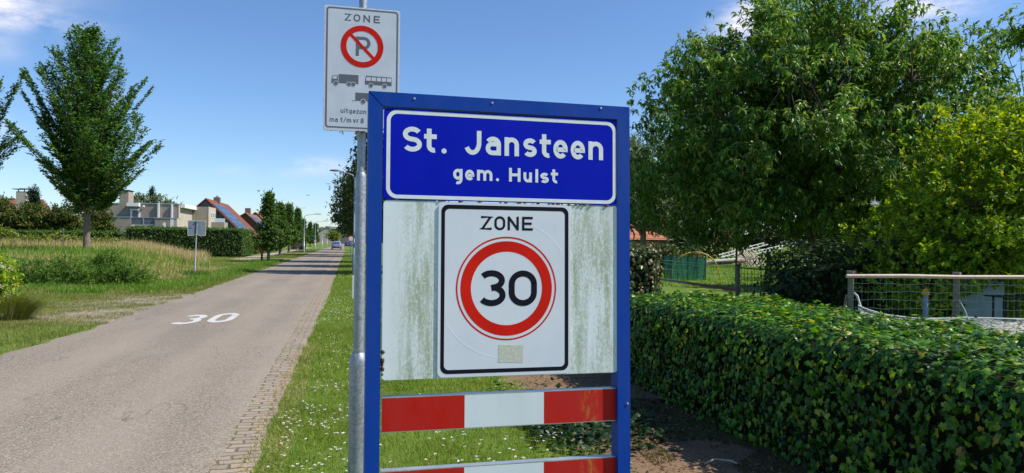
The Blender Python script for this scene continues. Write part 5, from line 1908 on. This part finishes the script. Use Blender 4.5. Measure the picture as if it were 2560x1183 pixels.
m_.box((.1, .1, 8.02), (1.0, 1.3, 8.10)).box((.95, .1, 8.05), (2.2, 1.3, 8.16)).box((.7, .4, 7.75), (.8, .5, 8.05)).box((1.4, .4, 7.75), (1.5, .5, 8.06))
m_.build('chimney_cap', 'wood_dark', rf)
hc2 = thing('gabled_house', 'house mostly hidden behind the reddish bush, only its small chimney showing', 'house', (-36.5, 128, 0))
m_ = MB()
m_.box((-4, 0, 0), (4, 8, 3.6))
m_.build('wall', 'chimney_brick', hc2)
m_ = MB()
m_.prism([(-.5, 3.5), (8.5, 3.5), (4, 5.2)], -4.4, 4.4, 'x')
rf = m_.build('roof', 'tile_brown', hc2)
m_ = MB()
m_.box((-.5, 3.6, 4.8), (.5, 4.6, 6.2)).box((-.65, 3.5, 6.4), (.65, 4.7, 6.5)).box((-.1, 3.9, 6.2), (.1, 4.1, 6.4))
m_.build('chimney', 'chimney_brick', rf)

# ------------------------------------------------------------------ street furniture down the road


def lamp(name, label, loc, h, arm, group, mat='aluminium'):
    root = thing(name, label, 'street lamp', loc, 0, group)
    m_ = MB()
    m_.tube([(0, 0, -.2), (0, 0, 1.0), (0, 0, 1.02), (0, 0, h - .25), (arm * .10, 0, h - .06), (arm * .3, 0, h)], [.075, .075, .055, .042, .035, .03], 10)
    m_.build('pole', mat, root)
    m_ = MB()
    m_.tube([(arm * .3, 0, h), (arm * .62, 0, h + .09)], .026, 8)
    m_.build('arm', mat, root)
    m_ = MB()
    m_.blob((arm * .82, 0, h + .13), (abs(arm) * .24, .11, .055), 12)
    m_.build('lamp_head', 'grey_back', root)
    return root


L1 = lamp('street_lamp', 'nearest street lamp on the left verge by the third tree', (-5.53, 99, 0), 4.95, 2.1, 'street lamps on the left verge')
for (xx, yy, lb) in ((-5.6, 134, 'second lamp on the left verge carrying the blue street sign'), (-5.95, 182, 'third street lamp on the left verge down the road'), (-5.9, 223, 'farthest street lamp on the left verge down the road')):
    c = copy_tree(L1, lb)
    c.location = (xx, yy, 0)
lamp('street_lamp', 'slim street lamp on the right verge leaning its arm over the road', (.30, 35.8, 0), 4.85, -1.13, None, 'grey_back')
sg = thing('street_name_sign', 'small blue street name sign on the second left lamp', 'street sign', (-5.6, 133.9, 1.85))
m_ = MB()
m_.box((-.75, -.02, -.0), (-.1, .02, .26))
m_.build('blade', 'car_dark_blue', sg)
m_ = MB()
m_.box((-.12, -.03, .06), (.05, .03, .2))
m_.build('bracket', 'grey_back', sg)


def round_sign(name, label, loc, r, pole):
    s_ = thing(name, label, 'round sign', loc)
    m_ = MB()
    a = arc(0, 0, r, r, 0, 350, 35)
    m_.prism(a, 0, .02)
    m_.build('disc', 'sign_red', s_)
    m_ = MB()
    m_.prism(arc(0, 0, r * .74, r * .74, 0, 350, 35), -.004, 0)
    m_.build('white_centre', 'board_white', s_)
    if pole:
        m_ = MB()
        m_.tube([(.0, .05, -loc[2] - .1), (.0, .05, r)], .035, 8)
        m_.build('pole', 'grey_back', s_)
    return s_


round_sign('round_sign', 'small round white sign with red rim on the second left lamp', (-5.58, 133.85, 1.50), .27, False)
round_sign('round_sign', 'round white sign on a grey pole half hidden behind the right lamp', (.30, 70, 1.83), .28, True)
mk_ = thing('marker_post', 'short white marker post standing behind the galvanised post', 'marker post', (.185, 21.1, 0))
m_ = MB()
m_.box((-.045, -.03, -.1), (.045, .03, .655), .008)
m_.build('post', 'white_paint', mk_)

rs = thing('warning_sign', 'grey back of a square road sign on a thin pole at the left verge', 'road sign', (-6.47, 34.1, 0), .30)
m_ = MB()
m_.tube([(0, 0, -.2), (.0, 0, .48), (.0, 0, .50), (.06, 0, 2.48)], [.040, .040, .026, .026], 10)
m_.build('pole', 'galvanised', rs)
m_ = MB()
m_.prism([(a + .06, b) for a, b in rrect(-.37, .36, 1.79, 2.45, .03)], .03, .045)
sp_ = m_.build('sign_plate', 'grey_back', rs)
m_ = MB()
loop_band(m_, [(a + .06, b) for a, b in rrect(-.375, .365, 1.785, 2.455, .035)], [(a + .06, b) for a, b in rrect(-.355, .345, 1.805, 2.435, .03)], lambda a, b, l_: (a, .03 - l_, b), .001)
m_.build('edge_rim', 'wood_pale', sp_)
m_ = MB()
m_.box((-.26, .0275, 2.09), (-.16, .0295, 2.15))
m_.build('blue_sticker', 'car_dark_blue', sp_)
for zz in (1.83, 2.40):
    m_ = MB()
    m_.box((-.02, -.035, zz - .015), (.14, .029, zz + .015))
    m_.build('clamp', 'galvanised', rs)
stk = thing('wooden_stake', 'thin pale wooden stake left of the tall tree trunk', 'stake', (-14.9, 43.6, .4))
m_ = MB()
m_.tube([(0, 0, -.1), (.01, 0, 1.75)], .035, 6)
m_.build('stake', 'wood_pale', stk)

pfn = thing('board_fence', 'dark brown board fence behind the second street tree', 'fence', (-9.4, 130, 0))
for i in range(9):
    m_ = MB()
    m_.box((-.0 + i * .27, 0, 0), (.255 + i * .27, .03, 1.62 + .03 * (i % 2)))
    m_.build('board', 'wood_dark', pfn)


# ------------------------------------------------------------------ cars
def car(label, loc, rz, paint, group=None):
    root = thing('car', label, 'car', loc, rz, group)
    st = [(-2.02, .66, .42, .74, .80, .50), (-1.92, .82, .30, .92, .98, .60), (-1.62, .86, .24, .98, 1.36, .60), (-1.05, .87, .22, .98, 1.50, .62), (-.1, .87, .22, .96, 1.52, .63),
          (.62, .87, .22, .94, 1.40, .60), (1.18, .86, .22, .92, .98, .70), (1.85, .80, .26, .82, .84, .66), (2.08, .62, .38, .66, .68, .5)]
    V, ns = [], 12
    for (y, w_, zb, zm, zr, wr) in st:
        half = [(w_ * .86, zb), (w_, zb + .12), (w_ * 1.01, (zb + zm) / 2 + .05), (w_ * .975, zm), (wr + (w_ * .97 - wr) * .15, zr - .07 if zr - zm > .1 else zm + .005), (wr * .72, zr)]
        V += [(a, y, b) for a, b in half] + [(-a, y, b) for a, b in half[::-1]]
    F = []
    for i in range(len(st) - 1):
        for j in range(ns):
            F.append([i * ns + j, (i + 1) * ns + j, (i + 1) * ns + (j + 1) % ns, i * ns + (j + 1) % ns])
    m_ = MB()
    m_.add(V, [np.array(F), np.array([list(range(ns)), list(range((len(st) - 1) * ns, len(st) * ns))[::-1]])], True)
    m_.build('body', paint, root)
    m_ = MB()
    m_.add([(-.62, -1.915, 1.01), (.62, -1.915, 1.01), (.50, -1.655, 1.345), (-.50, -1.655, 1.345)], np.array([[0, 1, 2, 3]]))
    m_.build('rear_window', 'window_dark', root)
    for s_ in (-1, 1):
        m_ = MB()
        m_.add([(s_ * .862, -1.35, 1.02), (s_ * .862, .70, 1.0), (s_ * .70, .42, 1.38), (s_ * .69, -.9, 1.43)], np.array([[0, 1, 2, 3]]))
        m_.build('side_window', 'window_dark', root)
        m_ = MB()
        m_.blob((s_ * .72, -1.93, .84), (.13, .08, .11), 10)
        m_.build('tail_light', 'tail_red', root)
        m_ = MB()
        m_.blob((s_ * .96, .45, 1.0), (.10, .06, .07), 8)
        m_.build('wing_mirror', paint, root)
        for y in (-1.25, 1.28):
            m_ = MB()
            m_.tube([(s_ * .70, y, .31), (s_ * .885, y, .31)], .31, 18)
            wh = m_.build('wheel', 'rubber', root)
            m2 = MB()
            m2.tube([(s_ * .88, y, .31), (s_ * .895, y, .31)], .19, 14)
            m2.build('rim', 'aluminium', wh)
    m_ = MB()
    m_.box((-.26, -2.045, .60), (.26, -2.02, .71))
    m_.build('number_plate', 'plate_yellow', root)
    m_ = MB()
    m_.box((-.70, -2.03, .36), (.70, -1.9, .47), .02)
    m_.build('bumper_strip', 'rubber', root)
    return root


car('light blue hatchback driving away down the road', (-1.95, 138, 0), 0, 'car_blue')
car('dark blue car parked down the road beyond the light blue car', (.1, 196, 0), 0, 'car_dark_blue')
car('blue car parked farthest down the road', (1.9, 214, 0), 0, 'car_blue')
lb_ = thing('letterbox', 'red letterbox on a dark post left of the nearest street tree', 'letterbox', (-6.35, 58.5, 0))
m_ = MB()
m_.prism([(-.26, .88), (-.10, .62), (.12, .62), (.26, .88), (.26, 1.02), (.20, 1.16), (-.22, 1.16), (-.26, 1.05)], -.18, .18)
bb = m_.build('box', 'car_red', lb_)
m_ = MB()
m_.box((-.18, -.19, .93), (.18, -.181, .96))
m_.build('slot', 'rubber', bb)
m_ = MB()
m_.tube([(0, 0, -.1), (0, 0, .64)], .075, 10)
m_.build('post', 'black_metal', lb_)
car('white car parked behind the third street tree', (-8.9, 139, 0), .25, 'car_white')

# ------------------------------------------------------------------ far wood along the horizon
g = np.random.default_rng(99)
m_ = MB()
n = 9000
X = g.uniform(-420, 420, n)
topz = 10.5 + 2.5 * wob(X * .05, X * .02, 1) + 1.5 * wob(X * .25, X * .1, 1)
Z = topz * g.random(n) ** .7
Yv = 560 + g.uniform(-12, 12, n) + 8 * (topz - Z) / 10
scatter(m_, OVAL, np.c_[X, Yv, Z], rnd(n, g), np.array([.2, -.6, .8]) + g.normal(size=(n, 3)) * .4, g.uniform(2.0, 4.5, n), g.uniform(2, 4, n))
tag(m_.build('far_wood', 'far_leaf'), kind='stuff')

# ------------------------------------------------------------------ small things in the air
sdn = thing('thistle_seed', 'white feathery seed head floating in front of the dark cherry shade', 'seed', (1.786, 2.2, 1.801))
m_ = MB()
g = np.random.default_rng(4)
for i in range(64):
    d = g.normal(size=3) * np.array([1, 1, .75])
    d /= np.linalg.norm(d)
    l_ = .019 * g.uniform(.7, 1.05)
    m_.tube([(0, 0, 0), tuple(d * l_ * .5 + g.normal(size=3) * .001), tuple(d * l_)], [.00032, .00026, .00012], 4, False)
m_.build('hairs', 'thistle', sdn)
m_ = MB()
m_.blob((.001, 0, -.002), (.0016, .0016, .003), 8)
m_.build('seed_grain', 'rust', sdn)
for i, (loc, lb) in enumerate((((-3.105, 60, 5.2), 'tiny dark bird flying lower over the road'), ((-1.58, 60, 6.14), 'tiny dark bird flying higher near the lamp arm'))):
    b = thing('bird', lb, 'bird', loc)
    m_ = MB()
    m_.blob((0, 0, 0), (.05, .10, .04), 8)
    m_.build('body', 'bird', b)
    for s_ in (-1, 1):
        m_ = MB()
        m_.prism([(s_ * .03, .0), (s_ * .10, .045), (s_ * .19, .0), (s_ * .10, .02)], -.03, .03)
        m_.build('wing', 'bird', b)
